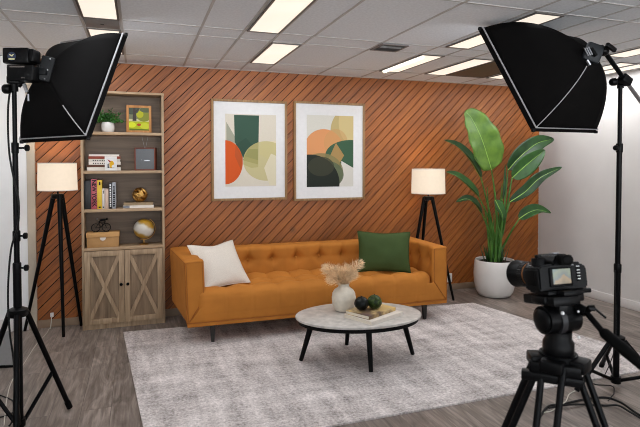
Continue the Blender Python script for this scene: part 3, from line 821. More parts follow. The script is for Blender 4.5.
t = thing('speaker', 'wooden shelf speaker with grey cloth grille on the second shelf', 'speaker', (SXp(146, 168, -.17), -.13, ZS[2]+EPS), math.radians(-9))
M_mahog = mat_wood('mahogany', (84, 34, 18), (112, 48, 26), (134, 62, 36))
bm = B()
for a in ((-.098, -.088, 0, .225), (.088, .098, 0, .225), (-.088, .088, 0, .010), (-.088, .088, .215, .225)): bx(a[0], a[1], -.065, .065, a[2], a[3], .002, bm=bm)
mesh_obj('cabinet', bm, M_mahog, t)
mesh_obj('grille', bx(-.0875, .0875, -.060, .05, .0105, .2145, .002), plain('grey_speaker_cloth', (104, 106, 108), .9, var=.15, scale=300, bump=.4), t)
bm = B(); ball(bm, (-.03, -.061, .104), .0035, 8, (1, .3, 1)); box(bm, (.05, .0008, .006), (.02, -.0604, .098)); mesh_obj('badge', bm, M_steel, t)
bm = B(); tube(bm, [(-.012, .02, .2245), (-.035, .03, .335)], .0012, 6); tube(bm, [(.0, .02, .2245), (.022, .03, .335)], .0012, 6)
tag(mesh_obj('reed_sticks', bm, M_tee), 'two thin pale sticks rising from behind the top of the shelf speaker', 'reed sticks')
o = bpy.data.objects['reed_sticks']; o.location = (t.location.x, t.location.y, t.location.z+.0018)

# --- third shelf: upright books, lying books, brass knot
ups = [('black book at the left end of the upright row', 84.5, 91, 180.5, (14, 14, 15), None), ('pink upright book with large black lettering on its spine', 91.3, 97, 179, (176, 78, 88), 'NEW YORK'),
       ('yellow upright book with small black marks', 97.2, 102, 180, (214, 178, 40), None), ('thin white upright book beside the yellow one', 102.3, 104.4, 188.5, (216, 208, 200), None),
       ('pale pink upright book beside the thin white one', 104.6, 108.5, 188.7, (196, 170, 152), None), ('black upright book with white lettering', 109.0, 111.9, 183, (18, 18, 20), 'w'), ('silver upright book with dark pattern at the right end of the row', 112.1, 115.8, 182.5, (150, 152, 156), 'k')]
for lb, pa, pb, pt, rgb, txt in ups:
    yf = -.205
    xa, xb = SXp(pa, 200, yf), SXp(pb, 200, yf); h = at(100, pt, 1, yf).z-ZS[1]-.001; w = xb-xa
    t = thing('book', lb, 'book', ((xa+xb)/2, yf, ZS[1]+EPS)); m = plain('spine', rgb, .45, var=.06, scale=20)
    c = .0025; dd = .15
    bm = bx(-w/2, w/2, 0, c, 0, h, .0006); bx(-w/2, -w/2+c, c, dd, 0, h, bm=bm); bx(w/2-c, w/2, c, dd, 0, h, bm=bm)
    mesh_obj('cover', bm, m, t); mesh_obj('pages', bx(-w/2+c, w/2-c, c, dd-.004, .003, h-.003), M_paper, t)
    if txt == 'NEW YORK':
        text_obj('lettering', 'NEW YORK', w*1.02, M_blackp, t, Matrix(((0, 1, 0, 0), (0, 0, -1, -.0005), (-1, 0, 0, h*.53), (0, 0, 0, 1))), sx=(h*.80)/(w*1.02*4.75))
    elif txt in ('w', 'k'):
        bm = B(); rr_ = random.Random(len(lb)); q = .02
        while q < h-.03:
            l_ = rr_.uniform(.008, .022); box(bm, (w*.5, .0006, l_), (0 if txt == 'w' else rr_.uniform(-.002, .002), -.0004, q+l_/2)); q += l_+rr_.uniform(.004, .01)
        mesh_obj('lettering', bm, M_whitemark if txt == 'w' else M_blackp, t)
    elif 'yellow' in lb:
        bm = B(); box(bm, (w*.35, .0006, .03), (.002, -.0004, h-.035)); box(bm, (w*.4, .0006, .014), (0, -.0004, .016)); mesh_obj('lettering', bm, M_blackp, t)
hx = SXp(139, 208, -.13); z = ZS[1]+EPS
t = book('book', 'white book with grey spine end lying under the brass ornament', .285, .16, .026, M_bk_white, (hx-.002, -.13, z)); z += .0264
mesh_obj('spine_band', bx(-.143, -.085, -.0812, -.0803, .001, .025), plain('grey_band', (120, 122, 128), .5), t)
book('book', 'beige book with brown spine lying directly beneath the brass ornament', .275, .155, .026, plain('beige_cover', (150, 128, 98), .5, var=.15), (hx-.004, -.13, z)); z += .0268
t = thing('knot_ornament', 'brass knot ball resting on two lying books', 'ornament', (SXp(140, 196, -.13), -.13, z))
bm = B(); R = .074
for k, (ax, ay) in enumerate(((0, 0), (PI/2, 0), (0, PI/2), (.8, .6), (-.8, .7))):
    pts = [(Matrix.Rotation(ax, 3, 'X') @ Matrix.Rotation(ay, 3, 'Y') @ Vector((math.cos(a)*R*.74, math.sin(a)*R*.74, .012*math.sin(2*a))))+Vector((0, 0, R)) for a in [2*PI*i/36 for i in range(36)]]
    tube(bm, pts, .018, 8, closed=True)
zmin = min(v.co.z for v in bm.verts)
for v in bm.verts: v.co.z -= zmin
mesh_obj('strap', bm, M_brass, t)

# --- fourth shelf: box, bicycle figure, globe
t = thing('storage_box', 'tan cardboard storage box with a label plate on the lowest open shelf', 'box', (SXp(103, 243, -.21), -.14, ZS[0]+EPS))
M_card = plain('tan_card', (196, 150, 96), .7, var=.06, scale=20)
mesh_obj('body', bx(-.143, .143, -.075, .075, 0, .10, .002), plain('tan_card_base', (176, 134, 86), .7, var=.06, scale=20), t)
mesh_obj('lid', bx(-.149, .149, -.081, .081, .098, .142, .003), M_card, t)
bm = B(); prism(bm, [(.026*math.cos(a), .09-.024*math.sin(a)) for a in [PI*i/14 for i in range(15)]], -.0835, -.0805); box(bm, (.052, .003, .006), (0, -.082, .0925)); mesh_obj('label_plate', bm, M_bk_white, t)
zbx = t.location.z+.1422; xbx = SXp(101, 224, -.15)
t = thing('bicycle_figurine', 'small black metal figurine of a rider on a bicycle, on the tan box', 'figurine', (xbx, -.15, zbx))
bm = B(); 
wh = []
for cx in (-.048, .048):
    b2 = B(); tube(b2, [(cx+.038*math.cos(a), 0, .042+.038*math.sin(a)) for a in [2*PI*i/32 for i in range(32)]], .0034, 6, closed=True)
    for a in (0, PI/3, 2*PI/3): tube(b2, [(cx+.037*math.cos(a), 0, .042+.037*math.sin(a)), (cx-.037*math.cos(a), 0, .042-.037*math.sin(a))], .0009, 5)
    mesh_obj('wheel', b2, M_black, t)
for a, b_ in (((-.048, 0, .042), (-.018, 0, .088)), ((-.018, 0, .088), (.03, 0, .088)), ((.03, 0, .088), (.048, 0, .042)), ((-.018, 0, .088), (.0, 0, .042)), ((.0, 0, .042), (.03, 0, .086)), ((.0, 0, .042), (-.048, 0, .042)), ((.03, 0, .088), (.036, 0, .10))): cyl(bm, a, b_, .0028, seg=6)
mesh_obj('bicycle_frame', bm, M_black, t)
bm = B(); tube(bm, spline([(-.022, 0, .094), (.0, 0, .112), (.03, 0, .118), (.042, 0, .112)], 5), [.006]*5+[.011]*6+[.009]*5, 8); tube(bm, spline([(.036, 0, .114), (.034, .006, .096), (.044, .008, .098)], 4), .0035, 6); tube(bm, spline([(-.018, 0, .096), (.014, .004, .074), (.002, .006, .044)], 4), .0045, 6)
ball(bm, (.052, 0, .122), .011, 12); mesh_obj('rider', bm, M_black, t)
bm = B(); ball(bm, (-.035, 0, .126), .006, 10); mesh_obj('lamp', bm, M_steel, t)
mesh_obj('base', bx(-.07, .07, -.012, .012, 0, .004), M_black, t)

t = thing('globe', 'small cream and gold globe on a brass stand on the lowest open shelf', 'globe', (SXp(144, 244, -.15), -.15, ZS[0]+EPS))
mesh_obj('base', lathe(B(), [(0, 0), (.043, 0), (.045, .005), (.040, .010), (.012, .014), (.006, .02), (.0045, .045), (0, .047)], 28), M_brass, t)
m, nt, b = newmat('globe_map'); L = nt.links.new
tc = N(nt, 'ShaderNodeTexCoord'); nz = N(nt, 'ShaderNodeTexNoise', Scale=11., Detail=6.); L(tc.outputs['Object'], nz.inputs['Vector'])
sp = N(nt, 'ShaderNodeSeparateXYZ'); L(tc.outputs['Object'], sp.inputs[0])
ab = N(nt, 'ShaderNodeMath', operation='ABSOLUTE'); L(sp.outputs['Z'], ab.inputs[0])
mu = N(nt, 'ShaderNodeMath', operation='MULTIPLY_ADD'); L(ab.outputs[0], mu.inputs[0]); mu.inputs[1].default_value = 6.
n3 = N(nt, 'ShaderNodeMath', operation='MULTIPLY'); L(nz.outputs['Fac'], n3.inputs[0]); n3.inputs[1].default_value = .45; L(n3.outputs[0], mu.inputs[2])
r = ramp(nt, [(.40, lin((200, 192, 180))), (.47, lin((184, 168, 136))), (.54, lin((170, 128, 40))), (.95, lin((158, 116, 30)))]); L(mu.outputs[0], r.inputs['Fac']); L(r.outputs['Color'], b.inputs['Base Color']); b.inputs['Roughness'].default_value = .3
GR = .098; GZ = .047+.012+GR
bm = B(); ball(bm, (0, 0, 0), GR, 40); mesh_obj('sphere', bm, m, t, loc=(0, 0, GZ), rot=(0, .4, 0))
bm = B(); tube(bm, [((GR+.010)*math.sin(a), 0, GZ-(GR+.010)*math.cos(a)) for a in [-.35+(2.95)*i/28 for i in range(29)]], .0035, 8); cyl(bm, (0, 0, .043), (0, 0, .056), .005, seg=8); mesh_obj('meridian_arm', bm, M_brass, t)

# ------------------------------------------------------------------ framed prints
def print_frame(label, xa, xb, za, zb, art, pa):
    w, h = xb-xa, zb-za
    t = thing('framed_print', label, 'picture', ((xa+xb)/2, -.0085, za))
    bm = B(); f = .025
    for a in ((-w/2, -w/2+f, 0, h), (w/2-f, w/2, 0, h), (-w/2+f, w/2-f, 0, f), (-w/2+f, w/2-f, h-f, h)): bx(a[0], a[1], -.032, 0, a[2], a[3], .0015, bm=bm)
    mesh_obj('frame', bm, M_frame, t)
    mesh_obj('mat_board', bx(-w/2+f, w/2-f, -.014, -.002, f, h-f), M_mat, t)
    u0, u1, v0, v1 = pa
    mesh_obj('print', bx(-(u1-u0)*w/2, (u1-u0)*w/2, -.0008, .0008, -(v1-v0)*h/2, (v1-v0)*h/2), art, t, loc=(((u0+u1)/2-.5)*w, -.0146, (v0+v1)/2*h))
    return t
fa = (.733, 1.566, 1.190, 2.278); fb = (1.643, 2.510, 1.170, 2.290)
pa1 = (.178, .850, .140, .858); pa2 = (.178, .835, .138, .866)
# colours of the print
a1, _, _, _ = mat_art('print_green_band', ((fa[1]-fa[0])*.67, (fa[3]-fa[2])*.70), (206, 198, 182), [
    ('poly', [(.02, .70), (.02, .52), (.3, .40), (.02, .90)][:3] + [(.02, .90)], (152, 152, 136), 1), ('poly', [(.02, .90), (.02, .6), (.4, .36), (.3, .55)], (150, 150, 132), 1),
    ('poly', [(.66, .45), (1, .30), (1, .64), (.7, .62)], (212, 200, 164), .8),
    ('disc', (.76, .36, .42, .265), (188, 176, 124), .0), ('poly', [(.18, .62), (.34, .40), (.64, .36), (.66, 1), (.17, 1)], (46, 76, 60), 1),
    ('poly', [(.2, .58), (.4, .36), (.62, .5), (.4, .68)], (36, 64, 50), .6),
    ('disc', (.0, .33, .335, .31), (196, 78, 14), 1), ('poly', [(.18, .42), (.30, .22), (.34, .40), (.2, .58)], (168, 74, 24), .8),
    ('disc', (.80, .35, .455, .285), (178, 168, 110), .78), ('poly', [(1.2, .0), (1.2, .36), (.64, .54), (.76, .25), (.66, .1), (.8, 0)], (206, 198, 170), 1),
    ('poly', [(.33, .36), (.64, .30), (.64, .52), (.45, .52)], (136, 136, 80), .8), ('poly', [(.34, .3), (.5, .25), (.64, .26), (.64, .36), (.36, .42)], (160, 152, 92), .6)])
print_frame('left framed abstract print with a green band and an orange disc', *fa, a1, pa1)
a2, _, _, _ = mat_art('print_dark_disc', ((fb[1]-fb[0])*.65, (fb[3]-fb[2])*.71), (206, 203, 192), [
    ('disc', (.95, .78, .45, .36), (178, 160, 108), 1), ('disc', (1.02, .92, .34, .34), (206, 186, 134), .6), ('disc', (.85, .5, .25, .25), (206, 203, 192), .0),
    ('disc', (.36, .53, .42, .285), (206, 142, 92), 1), ('disc', (.62, .62, .26, .20), (188, 142, 88), .55),
    ('disc', (.95, .44, .56, .225), (54, 86, 62), 1), ('poly', [(.72, .02), (.78, .02), (1.05, .0), (1.05, .24), (.74, .36)], (202, 198, 188), 1),
    ('poly', [(.62, .62), (.44, .36), (.66, .28), (.80, .44)], (170, 134, 80), .85), ('disc', (.30, .20, .48, .27), (124, 116, 74), .85), ('disc', (.42, .16, .37, .2), (84, 96, 70), .9),
    ('disc', (.06, .03, .64, .42), (28, 34, 26), 1), ('disc', (.30, .28, .28, .14), (54, 56, 40), .8)])
print_frame('right framed abstract print with a peach disc and a dark green disc', *fb, a2, pa2)

# ------------------------------------------------------------------ tripod floor lamps
def floor_lamp(label, x, y, feet, zs0, zs1, r0, r1):
    t = thing('floor_lamp', label, 'lamp', (x, y, 0))
    bm = lathe(B(), [(r0, zs0), (r1, zs1), (r1-.003, zs1), (r0-.003, zs0), (r0, zs0)], 48)
    mesh_obj('lamp_shade', bm, M_shade, t)
    for rr, zz in ((r0-.001, zs0), (r1-.001, zs1)):
        bm = B(); tube(bm, [(rr*math.cos(2*PI*k/48), rr*math.sin(2*PI*k/48), zz) for k in range(48)], .004, 6, closed=True)
        mesh_obj('shade_trim', bm, M_linen, t)
    bm = B(); hz = zs0-.055
    cyl(bm, (0, 0, hz-.04), (0, 0, zs0+.05), .008, seg=10)
    for k in range(3):
        a = 2*PI*k/3+.3; tube(bm, [(0, 0, zs0+.04), ((r0-.004)*math.cos(a), (r0-.004)*math.sin(a), zs0+.012)], .002, 5)
    mesh_obj('stem', bm, M_black, t)
    bm = lathe(B(), [(0, hz+.02), (.05, hz+.02), (.055, hz+.012), (.055, hz-.02), (.04, hz-.026), (0, hz-.026)], 24); mesh_obj('hub', bm, M_black, t)
    bm = B(); ball(bm, (0, 0, zs0+.10), .032, 16); mesh_obj('bulb', bm, emit('bulb', (255, 214, 160), 3), t)
    for fx, fy in feet:
        d = Vector((fx, fy, 0)).normalized()*.045
        bm = B(); tube(bm, [(d.x, d.y, hz+.01), (fx, fy, .001)], [.021, .0135], 10); mesh_obj('leg', bm, M_blackwood, t)
    ld = bpy.data.lights.new('lamp_bulb', 'POINT'); ld.energy = 3.5; ld.color = (1, .74, .46); ld.shadow_soft_size = .035
    lo = bpy.data.objects.new('lamp_bulb_light', ld); C.objects.link(lo); lo.parent = t; lo.location = (0, 0, zs0+.14)
    return t
floor_lamp('black tripod floor lamp with a lit cream shade left of the bookcase', -.705, -.27, [(.045, -.10), (-.325, .205), (.165, .21)], 1.345, 1.594, .168, .162)
floor_lamp('black tripod floor lamp with a lit cream shade behind the right end of the sofa', 3.20, -.30, [(.245, -.165), (-.22, .10), (.02, .25)], 1.243, 1.526, .196, .190)
o = thing('power_outlet', 'small white wall outlet low on the timber wall behind the sofa arm', 'outlet', (at(449, 283, 1, -.01).x, -.0085, .10))
mesh_obj('plate', bx(-.035, .035, -.018, -.0005, 0, .11, .003), M_base, o)
bm = B(); box(bm, (.018, .004, .022), (0, -.0185, .035)); box(bm, (.018, .004, .022), (0, -.0185, .075)); mesh_obj('sockets', bm, M_tee, o)

# ------------------------------------------------------------------ big plant
PX, PY = 4.05, -.42
pl = thing('potted_plant', 'tall large-leaved green plant in a white pot in the right corner', 'plant', (0, 0, 0))
Mt = Matrix.Translation((PX, PY, 0))
mesh_obj('pot', lathe(B(), [(0, .001), (.155, .001), (.185, .012), (.215, .06), (.238, .16), (.245, .26), (.240, .36), (.232, .425), (.226, .435), (.216, .432), (.214, .40), (.20, .38), (0, .38)], 48, Mt), M_pot, pl)
mesh_obj('soil', lathe(B(), [(0, .415), (.1, .412), (.213, .40)], 30, Mt), M_soil, pl)
def leaf(stem_px, blade_px, width, m, yoff, fold=.25, tilt=(0, -1, .2), droop=0., wav=.0, blunt=.62):
    """petiole + blade; points are (px, py, y) and turned into room points"""
    root = Vector((PX+random.uniform(-.06, .06), PY+random.uniform(-.05, .05), .41))
    pp = [root]+[at(a, b_, 1, y) for a, b_, y in stem_px]
    bp_ = [at(a, b_, 1, y) for a, b_, y in blade_px]
    sp_ = spline(pp+[bp_[0]], 8)
    n = len(sp_)
    bm = B(); tube(bm, sp_, [.018-.011*i/(n-1) for i in range(n)], 8)
    st = mesh_obj('leaf_stem', bm, M_stem, pl)
    mid = spline(bp_, 10); n = len(mid); bm = B(); rows_ = []
    facing = Vector(tilt).normalized()
    fr = frames(mid)
    Lsum = [0]
    for i in range(1, n): Lsum.append(Lsum[-1]+(mid[i]-mid[i-1]).length)
    for i in range(n):
        f = Lsum[i]/Lsum[-1]; tg = fr[i][0]
        side = tg.cross(facing); side = side.normalized() if side.length > .05 else fr[i][1]
        nrm = side.cross(tg).normalized()
        wdt = width/2*(math.sin(PI*min(1, f**.72))**blunt if 0 < f < 1 else 0.)
        wdt = max(wdt, .003)
        row = []
        for k in range(-5, 6):
            q = k/5
            p = mid[i]+side*q*wdt*math.cos(fold*abs(q))+nrm*(abs(q)*wdt*math.sin(fold)+.010*math.sin(f*23+q*2)*abs(q)*wav)
            row.append(bm.verts.new(p))
        rows_.append(row)
    for i in range(n-1):
        for k in range(10): bm.faces.new((rows_[i][k], rows_[i][k+1], rows_[i+1][k+1], rows_[i+1][k]))
    lf = mesh_obj('leaf', bm, m, pl, recalc=False, ang=60)
    so = lf.modifiers.new('thickness', 'SOLIDIFY'); so.thickness = .003; so.offset = 0
    bm = B(); tube(bm, [p for p in mid[:-2]], [.007-.005*i/(n-2) for i in range(n-2)], 6); mesh_obj('midrib', bm, M_rib, lf)
y0 = -.42
leaf([(497, 225, y0), (495, 195, y0-.03)], [(491.5, 170, y0-.05), (482, 140, y0-.04), (472, 119, y0), (465, 111, y0+.03)], .50, M_leafl, 0, .22, (.12, -1, .12), wav=1, blunt=.46)
leaf([(495, 240, y0), (489, 210, y0-.06)], [(481, 178, y0-.10), (470, 160, y0-.12), (458, 147, y0-.14), (444, 140, y0-.14)], .15, M_leafd, 0, .7, (.35, -.9, .5))
leaf([(493, 245, y0), (490, 222, y0-.08)], [(479, 197, y0-.13), (467, 185, y0-.16), (456, 176, y0-.18), (446, 172, y0-.2)], .15, M_leafm, 0, .6, (.3, -.8, .6))
leaf([(492, 245, y0), (487, 226, y0-.12)], [(482, 214, y0-.15), (474, 203, y0-.18), (466, 199, y0-.2), (456, 202, y0-.22)], .12, M_leafd, 0, .6, (.3, -.8, .7))
leaf([(502, 225, y0), (506, 190, y0)], [(508, 170, y0), (522, 155, y0+.02), (538, 143, y0+.05), (554, 139, y0+.08)], .24, M_leafd, 0, .35, (-.2, -.9, .3))
leaf([(503, 230, y0), (509, 195, y0-.05)], [(512, 178, y0-.06), (524, 167, y0-.08), (536, 157, y0-.1), (545, 150, y0-.1)], .24, M_leafm, 0, .35, (.1, -.9, .35))
leaf([(502, 235, y0), (506, 215, y0-.1)], [(510, 202, y0-.12), (525, 192, y0-.16), (540, 178, y0-.18), (562, 167, y0-.2)], .16, M_leafd, 0, .5, (.1, -.7, .7))
leaf([(504, 245, y0), (512, 230, y0-.14)], [(519, 219, y0-.17), (528, 213, y0-.2), (538, 210, y0-.22), (551, 213, y0-.25)], .17, M_leafm, 0, .45, (.1, -.7, .7))
leaf([(500, 240, y0-.1), (497, 222, y0-.16)], [(495, 200, y0-.17), (499, 208, y0-.2), (502, 214, y0-.22), (503, 221, y0-.23)], .15, M_leafm, 0, .3, (.2, -1, .3))
leaf([(500, 230, y0), (502, 205, y0)], [(502, 200, y0), (503, 188, y0), (504, 176, y0), (505, 164, y0)], .06, M_leafm, 0, .9, (.2, -1, .2))
for i in range(8):
    a = 2*PI*i/8+.3; px, py = PX+.05*math.cos(a), PY+.05*math.sin(a)
    bm = B(); h = random.uniform(.55, .95); tube(bm, spline([(px, py, .41), (px+.03*math.cos(a), py+.03*math.sin(a), .41+h*.5), (px+.08*math.cos(a), py+.06*math.sin(a), .41+h)], 6), [.019-.014*k/12 for k in range(13)], 7)
    mesh_obj('stalk', bm, M_stem, pl)
for i in range(16):
    a = 2*PI*i/16; r0 = .08+.05*random.random(); h = random.uniform(.10, .27)
    p0 = Vector((PX+r0*math.cos(a), PY+r0*math.sin(a), .40)); p1 = p0+Vector((.06*math.cos(a), .06*math.sin(a), h))
    s = Vector((-math.sin(a), math.cos(a), 0))*.011
    bm = B(); v = [bm.verts.new(p0-s), bm.verts.new(p0+s), bm.verts.new(p0.lerp(p1, .5)+s*.9), bm.verts.new(p0.lerp(p1, .5)-s*.9), bm.verts.new(p1)]
    bm.faces.new((v[0], v[1], v[2], v[3])); bm.faces.new((v[3], v[2], v[4]))
    o = mesh_obj('shoot', bm, M_leafm, pl); so = o.modifiers.new('thickness', 'SOLIDIFY'); so.thickness = .003

# ------------------------------------------------------------------ light stands
def stand(label, x, y, hub, feet, sections, collars, knobs, top):
    t = thing('light_stand', label, 'light stand', (x, y, 0))
    for (z0, z1, r) in sections:
        bm = B(); cyl(bm, (0, 0, z0), (0, 0, z1), r, seg=18); mesh_obj('pole', bm, M_black, t)
    for z, r in collars:
        bm = lathe(B(), [(0, z-.032), (r*.9, z-.032), (r, z-.026), (r, z+.026), (r*.9, z+.032), (0, z+.032)], 20); mesh_obj('collar', bm, M_blackp, t)
    for z, a, ln in knobs:
        d = Vector((math.cos(a), math.sin(a), 0)); bm = B(); cyl(bm, d*.01+Vector((0, 0, z)), d*ln+Vector((0, 0, z)), .006, seg=8)
        lathe(bm, [(0, 0), (.014, 0), (.019, .004), (.019, .018), (.014, .022), (0, .022)], 12, axis_mtx(d*(ln-.004)+Vector((0, 0, z)), d)); mesh_obj('knob', bm, M_blackp, t)
    bm = lathe(B(), [(0, hub-.025), (.05, hub-.025), (.055, hub-.018), (.055, hub+.016), (.03, hub+.028), (0, hub+.028)], 24); mesh_obj('hub', bm, M_blackp, t)
    lowz = .055
    bm = lathe(B(), [(0, lowz-.025), (.032, lowz-.025), (.034, lowz-.02), (.034, lowz+.02), (0, lowz+.025)], 20); mesh_obj('lower_collar', bm, M_blackp, t)
    for fx, fy in feet:
        d = Vector((fx, fy, 0)).normalized()
        a = d*.05+Vector((0, 0, hub-.005)); b_ = Vector((fx, fy, .016))
        bm = B(); tube(bm, [a, b_], .0155, 10)
        lg = mesh_obj('leg', bm, M_black, t)
        bm = B(); tube(bm, [b_+(a-b_).normalized()*.05, Vector((fx, fy, .016))], .018, 10); mesh_obj('rubber_foot', bm, M_rubber, lg)
        c = a.lerp(b_, .60); bm = B(); tube(bm, [d*.03+Vector((0, 0, lowz)), c], .012, 8); mesh_obj('brace', bm, M_black, t)
        bm = B(); ball(bm, c+Vector((0, 0, .0)), .0125, 10); mesh_obj('rivet', bm, M_steel, lg)
    return t
LY = -2.14; LX = at(17.5, 300, 1, LY).x
R_ = math.hypot(-.425-LX, -1.955-LY); a0 = math.atan2(-1.94-LY, -.42-LX)
zL = lambda py: at(17.5, py, 1, LY).z
stand('black tripod light stand at the left edge of the photo', LX, LY, zL(312), [(R_*math.cos(a0+q), R_*math.sin(a0+q)) for q in (0, 2*PI/3, -2*PI/3)],
      [(.06, zL(268), .0225), (zL(268), zL(148), .0155), (zL(148), zL(88), .0125)], [(zL(268), .023), (zL(236), .021), (zL(148), .02)], [(zL(268), -.2, .045), (zL(236), -.1, .04), (zL(148), -.25, .06)], 0)
RX, RY = 3.20, -2.85
zR = lambda py: at(620, py, 1, RY).z
stand('black tripod light stand at the right edge of the photo', RX, RY, zR(338), [(.345*math.cos(q), .345*math.sin(q)) for q in (3.10, 3.10+2*PI/3, 3.10-2*PI/3)],
      [(.06, zR(268), .021), (zR(268), zR(148), .0175), (zR(148), zR(86), .014)], [(zR(268), .025), (zR(148), .023)], [(zR(148), PI+.3, .045)], 0)

# ------------------------------------------------------------------ softboxes
def softbox(label, TR, BR, BL, depth, head, cable_side):
    TL = TR+BL-BR; cen = (TR+BL)/2
    n = (TR-BR).cross(BL-BR).normalized()
    if n.dot(CAM-cen) > 0: n = -n            # n points to the front, away from the viewer
    apex = cen-n*depth; apex = dep(*head, (apex-CAM).dot(FWD))
    cs = [c-n*.036-(c-cen).normalized()*.010 for c in (TR, BR, BL, TL)]
    t = thing('softbox', label, 'softbox', apex)
    loc = lambda p: p-apex
    ribs = []
    for c, kb in zip(cs, (.74, .66, .56, .48)):
        rad = (c-apex)-n*(c-apex).dot(n); u = rad.normalized()
        p0 = apex+u*.05; p2 = c; p1 = apex+rad*kb+n*depth*.06
        ribs.append([p0*(1-s)**2+p1*2*s*(1-s)+p2*s*s for s in [i/16 for i in range(17)]])
    for i in range(4):
        ra, rb = ribs[i], ribs[(i+1) % 4]; bm = B(); G = []
        for a, b_, s in zip(ra, rb, range(17)):
            s /= 16; row = []
            inw = ((apex+n*depth*.6)-(a+b_)/2)
            for k in range(13):
                q = k/12; row.append(bm.verts.new(loc(a.lerp(b_, q)+inw*(.16*4*q*(1-q)*s*(1-s)))))
            G.append(row)
        for s in range(16):
            for k in range(12): bm.faces.new((G[s][k], G[s+1][k], G[s+1][k+1], G[s][k+1]))
        o = mesh_obj('side_panel', bm, M_soft, t, ang=60); so = o.modifiers.new('thickness', 'SOLIDIFY'); so.thickness = .003
    # lip around the front
    bm = B()
    o1 = [loc(c) for c in cs]; o2 = [loc(c+n*.036+(c-cen).normalized()*.010) for c in cs]
    va = [bm.verts.new(p) for p in o1]; vb = [bm.verts.new(p) for p in o2]
    for i in range(4): bm.faces.new((va[i], va[(i+1) % 4], vb[(i+1) % 4], vb[i]))
    o = mesh_obj('front_lip', bm, M_soft, t, smooth=False); so = o.modifiers.new('thickness', 'SOLIDIFY'); so.thickness = .006
    bm = B()
    tube(bm, [loc(c)-n*.004+(c-cen).normalized()*.004 for c in cs], .0055, 8, closed=True)
    mesh_obj('rim_piping', bm, M_pipe, t)
    bm = B(); tube(bm, [loc(p)-n*.006 for p in ribs[1][cable_side:]], .0032, 6); mesh_obj('seam_piping', bm, M_pipe, t)
    bm = B(); v = [bm.verts.new(loc(c+n*.018-(c-cen)*.01)) for c in cs]; bm.faces.new(v)
    o = mesh_obj('diffuser_cloth', bm, M_softface, t, smooth=False)
    for c in (cs[0], cs[1], cs[2]):
        bm = B(); box(bm, (.022, .022, .022), loc(c+n*.02+(c-cen).normalized()*.012), .004); mesh_obj('corner_tip', bm, M_blackp, t)
    bm = lathe(B(), [(0, -.03), (.042, -.03), (.050, -.022), (.054, 0), (.050, .03), (0, .03)], 24, axis_mtx(Vector((0, 0, 0)), n)); mesh_obj('speed_ring', bm, M_blackp, t)
    return t, apex, n
V3 = Vector
sbL, apL, nL = softbox('black softbox on the left light stand, seen from behind', dep(127.5, 36.5, 3.47), dep(90.5, 139.5, 3.117), dep(24, 143, 3.335), .26, (45, 68), 9)
sbR, apR, nR = softbox('black softbox on the right light stand, seen from behind', dep(478.5, 30.5, 3.74), dep(531.5, 131.5, 3.437), dep(593.5, 133, 3.784), .415, (591, 53), 3)
# left flash head: two stacked housings, plate, clamp
hl = thing('flash_head', 'black two-box flash head with a small round emblem on the left stand', 'flash head', (LX, LY, zL(88)))
hx_ = Matrix.Rotation(math.radians(-19), 3, 'Z')
def wpt(px, py, y): return at(px, py, 1, y)-Vector((LX, LY, zL(88)))
c = wpt(20, 57, LY-.03); bm = B(); box(bm, (.150, .10, .090), c, .010, hx_); mesh_obj('upper_housing', bm, M_blackp, hl)
d = c+hx_ @ Vector((.07, 0, 0)); bm = B(); box(bm, (.04, .085, .076), c+hx_ @ Vector((.082, 0, .002)), .012, hx_); mesh_obj('rear_cap', bm, M_black, hl)
f = c+hx_ @ Vector((-.018, -.051, -.006))
bm = lathe(B(), [(0, .0016), (.024, .0014), (.0245, 0), (0, 0)], 24, axis_mtx(f, hx_ @ Vector((0, -1, 0)))); em = mesh_obj('emblem', bm, plain('navy_emblem', (26, 40, 66), .4), hl)
bm = B()
for dx, dz, w_, h_, rt in ((-.004, .005, .020, .006, .5), (.007, .007, .012, .005, -.5), (0, -.016, .034, .007, 0)): box(bm, (w_, .0016, h_), f+hx_ @ Vector((dx, -.0022, dz)), rot=hx_ @ Matrix.Rotation(rt, 3, 'Y'))
mesh_obj('emblem_mark', bm, plain('cream_emblem', (206, 200, 150), .4), em)
c2 = wpt(24, 74, LY-.03); bm = B(); box(bm, (.150, .095, .092), c2, .008, hx_); bh = mesh_obj('lower_housing', bm, M_blackp, hl)
bm = B(); box(bm, (.085, .002, .008), c2+hx_ @ Vector((-.012, -.048, .034)), rot=hx_); mesh_obj('vent_slot', bm, M_lightframe, bh); bm = B(); box(bm, (.02, .002, .004), c2+hx_ @ Vector((.02, -.048, -.03)), rot=hx_); mesh_obj('badge', bm, M_lightframe, bh)
c3 = wpt(46, 69, LY-.01); bm = B(); box(bm, (.072, .03, .150), c3, .008, Matrix.Rotation(math.radians(8), 3, 'Z') @ Matrix.Rotation(math.radians(13), 3, 'Y')); box(bm, (.09, .03, .04), (c2+c3)/2+Vector((.02, 0, .0)), .006, hx_)
pl_ = mesh_obj('mounting_plate', bm, plain('slate_plate', (14, 16, 18), .45, spec=.15), hl)
for px, py in ((50, 59), (47.5, 70), (44.5, 79)):
    bm = B(); ball(bm, wpt(px, py, LY-.028), .006, 10); mesh_obj('screw', bm, M_steel, pl_)
bm = B(); cyl(bm, (0, 0, -.02), (0, 0, .06), .022, seg=14); box(bm, (.07, .06, .05), (.0, 0, .045), .01); tube(bm, [wpt(18, 86, LY), wpt(25, 78, LY-.01), c2], .016, 10); mesh_obj('clamp', bm, M_blackp, hl)
k0 = wpt(7, 89, LY-.01); bm = lathe(B(), [(0, -.02), (.022, -.02), (.028, -.012), (.028, .012), (.022, .02), (0, .02)], 14, axis_mtx(k0, (1, -.3, 0))); tube(bm, [k0, wpt(17, 90, LY)], .008, 8); mesh_obj('knob', bm, M_blackp, hl)
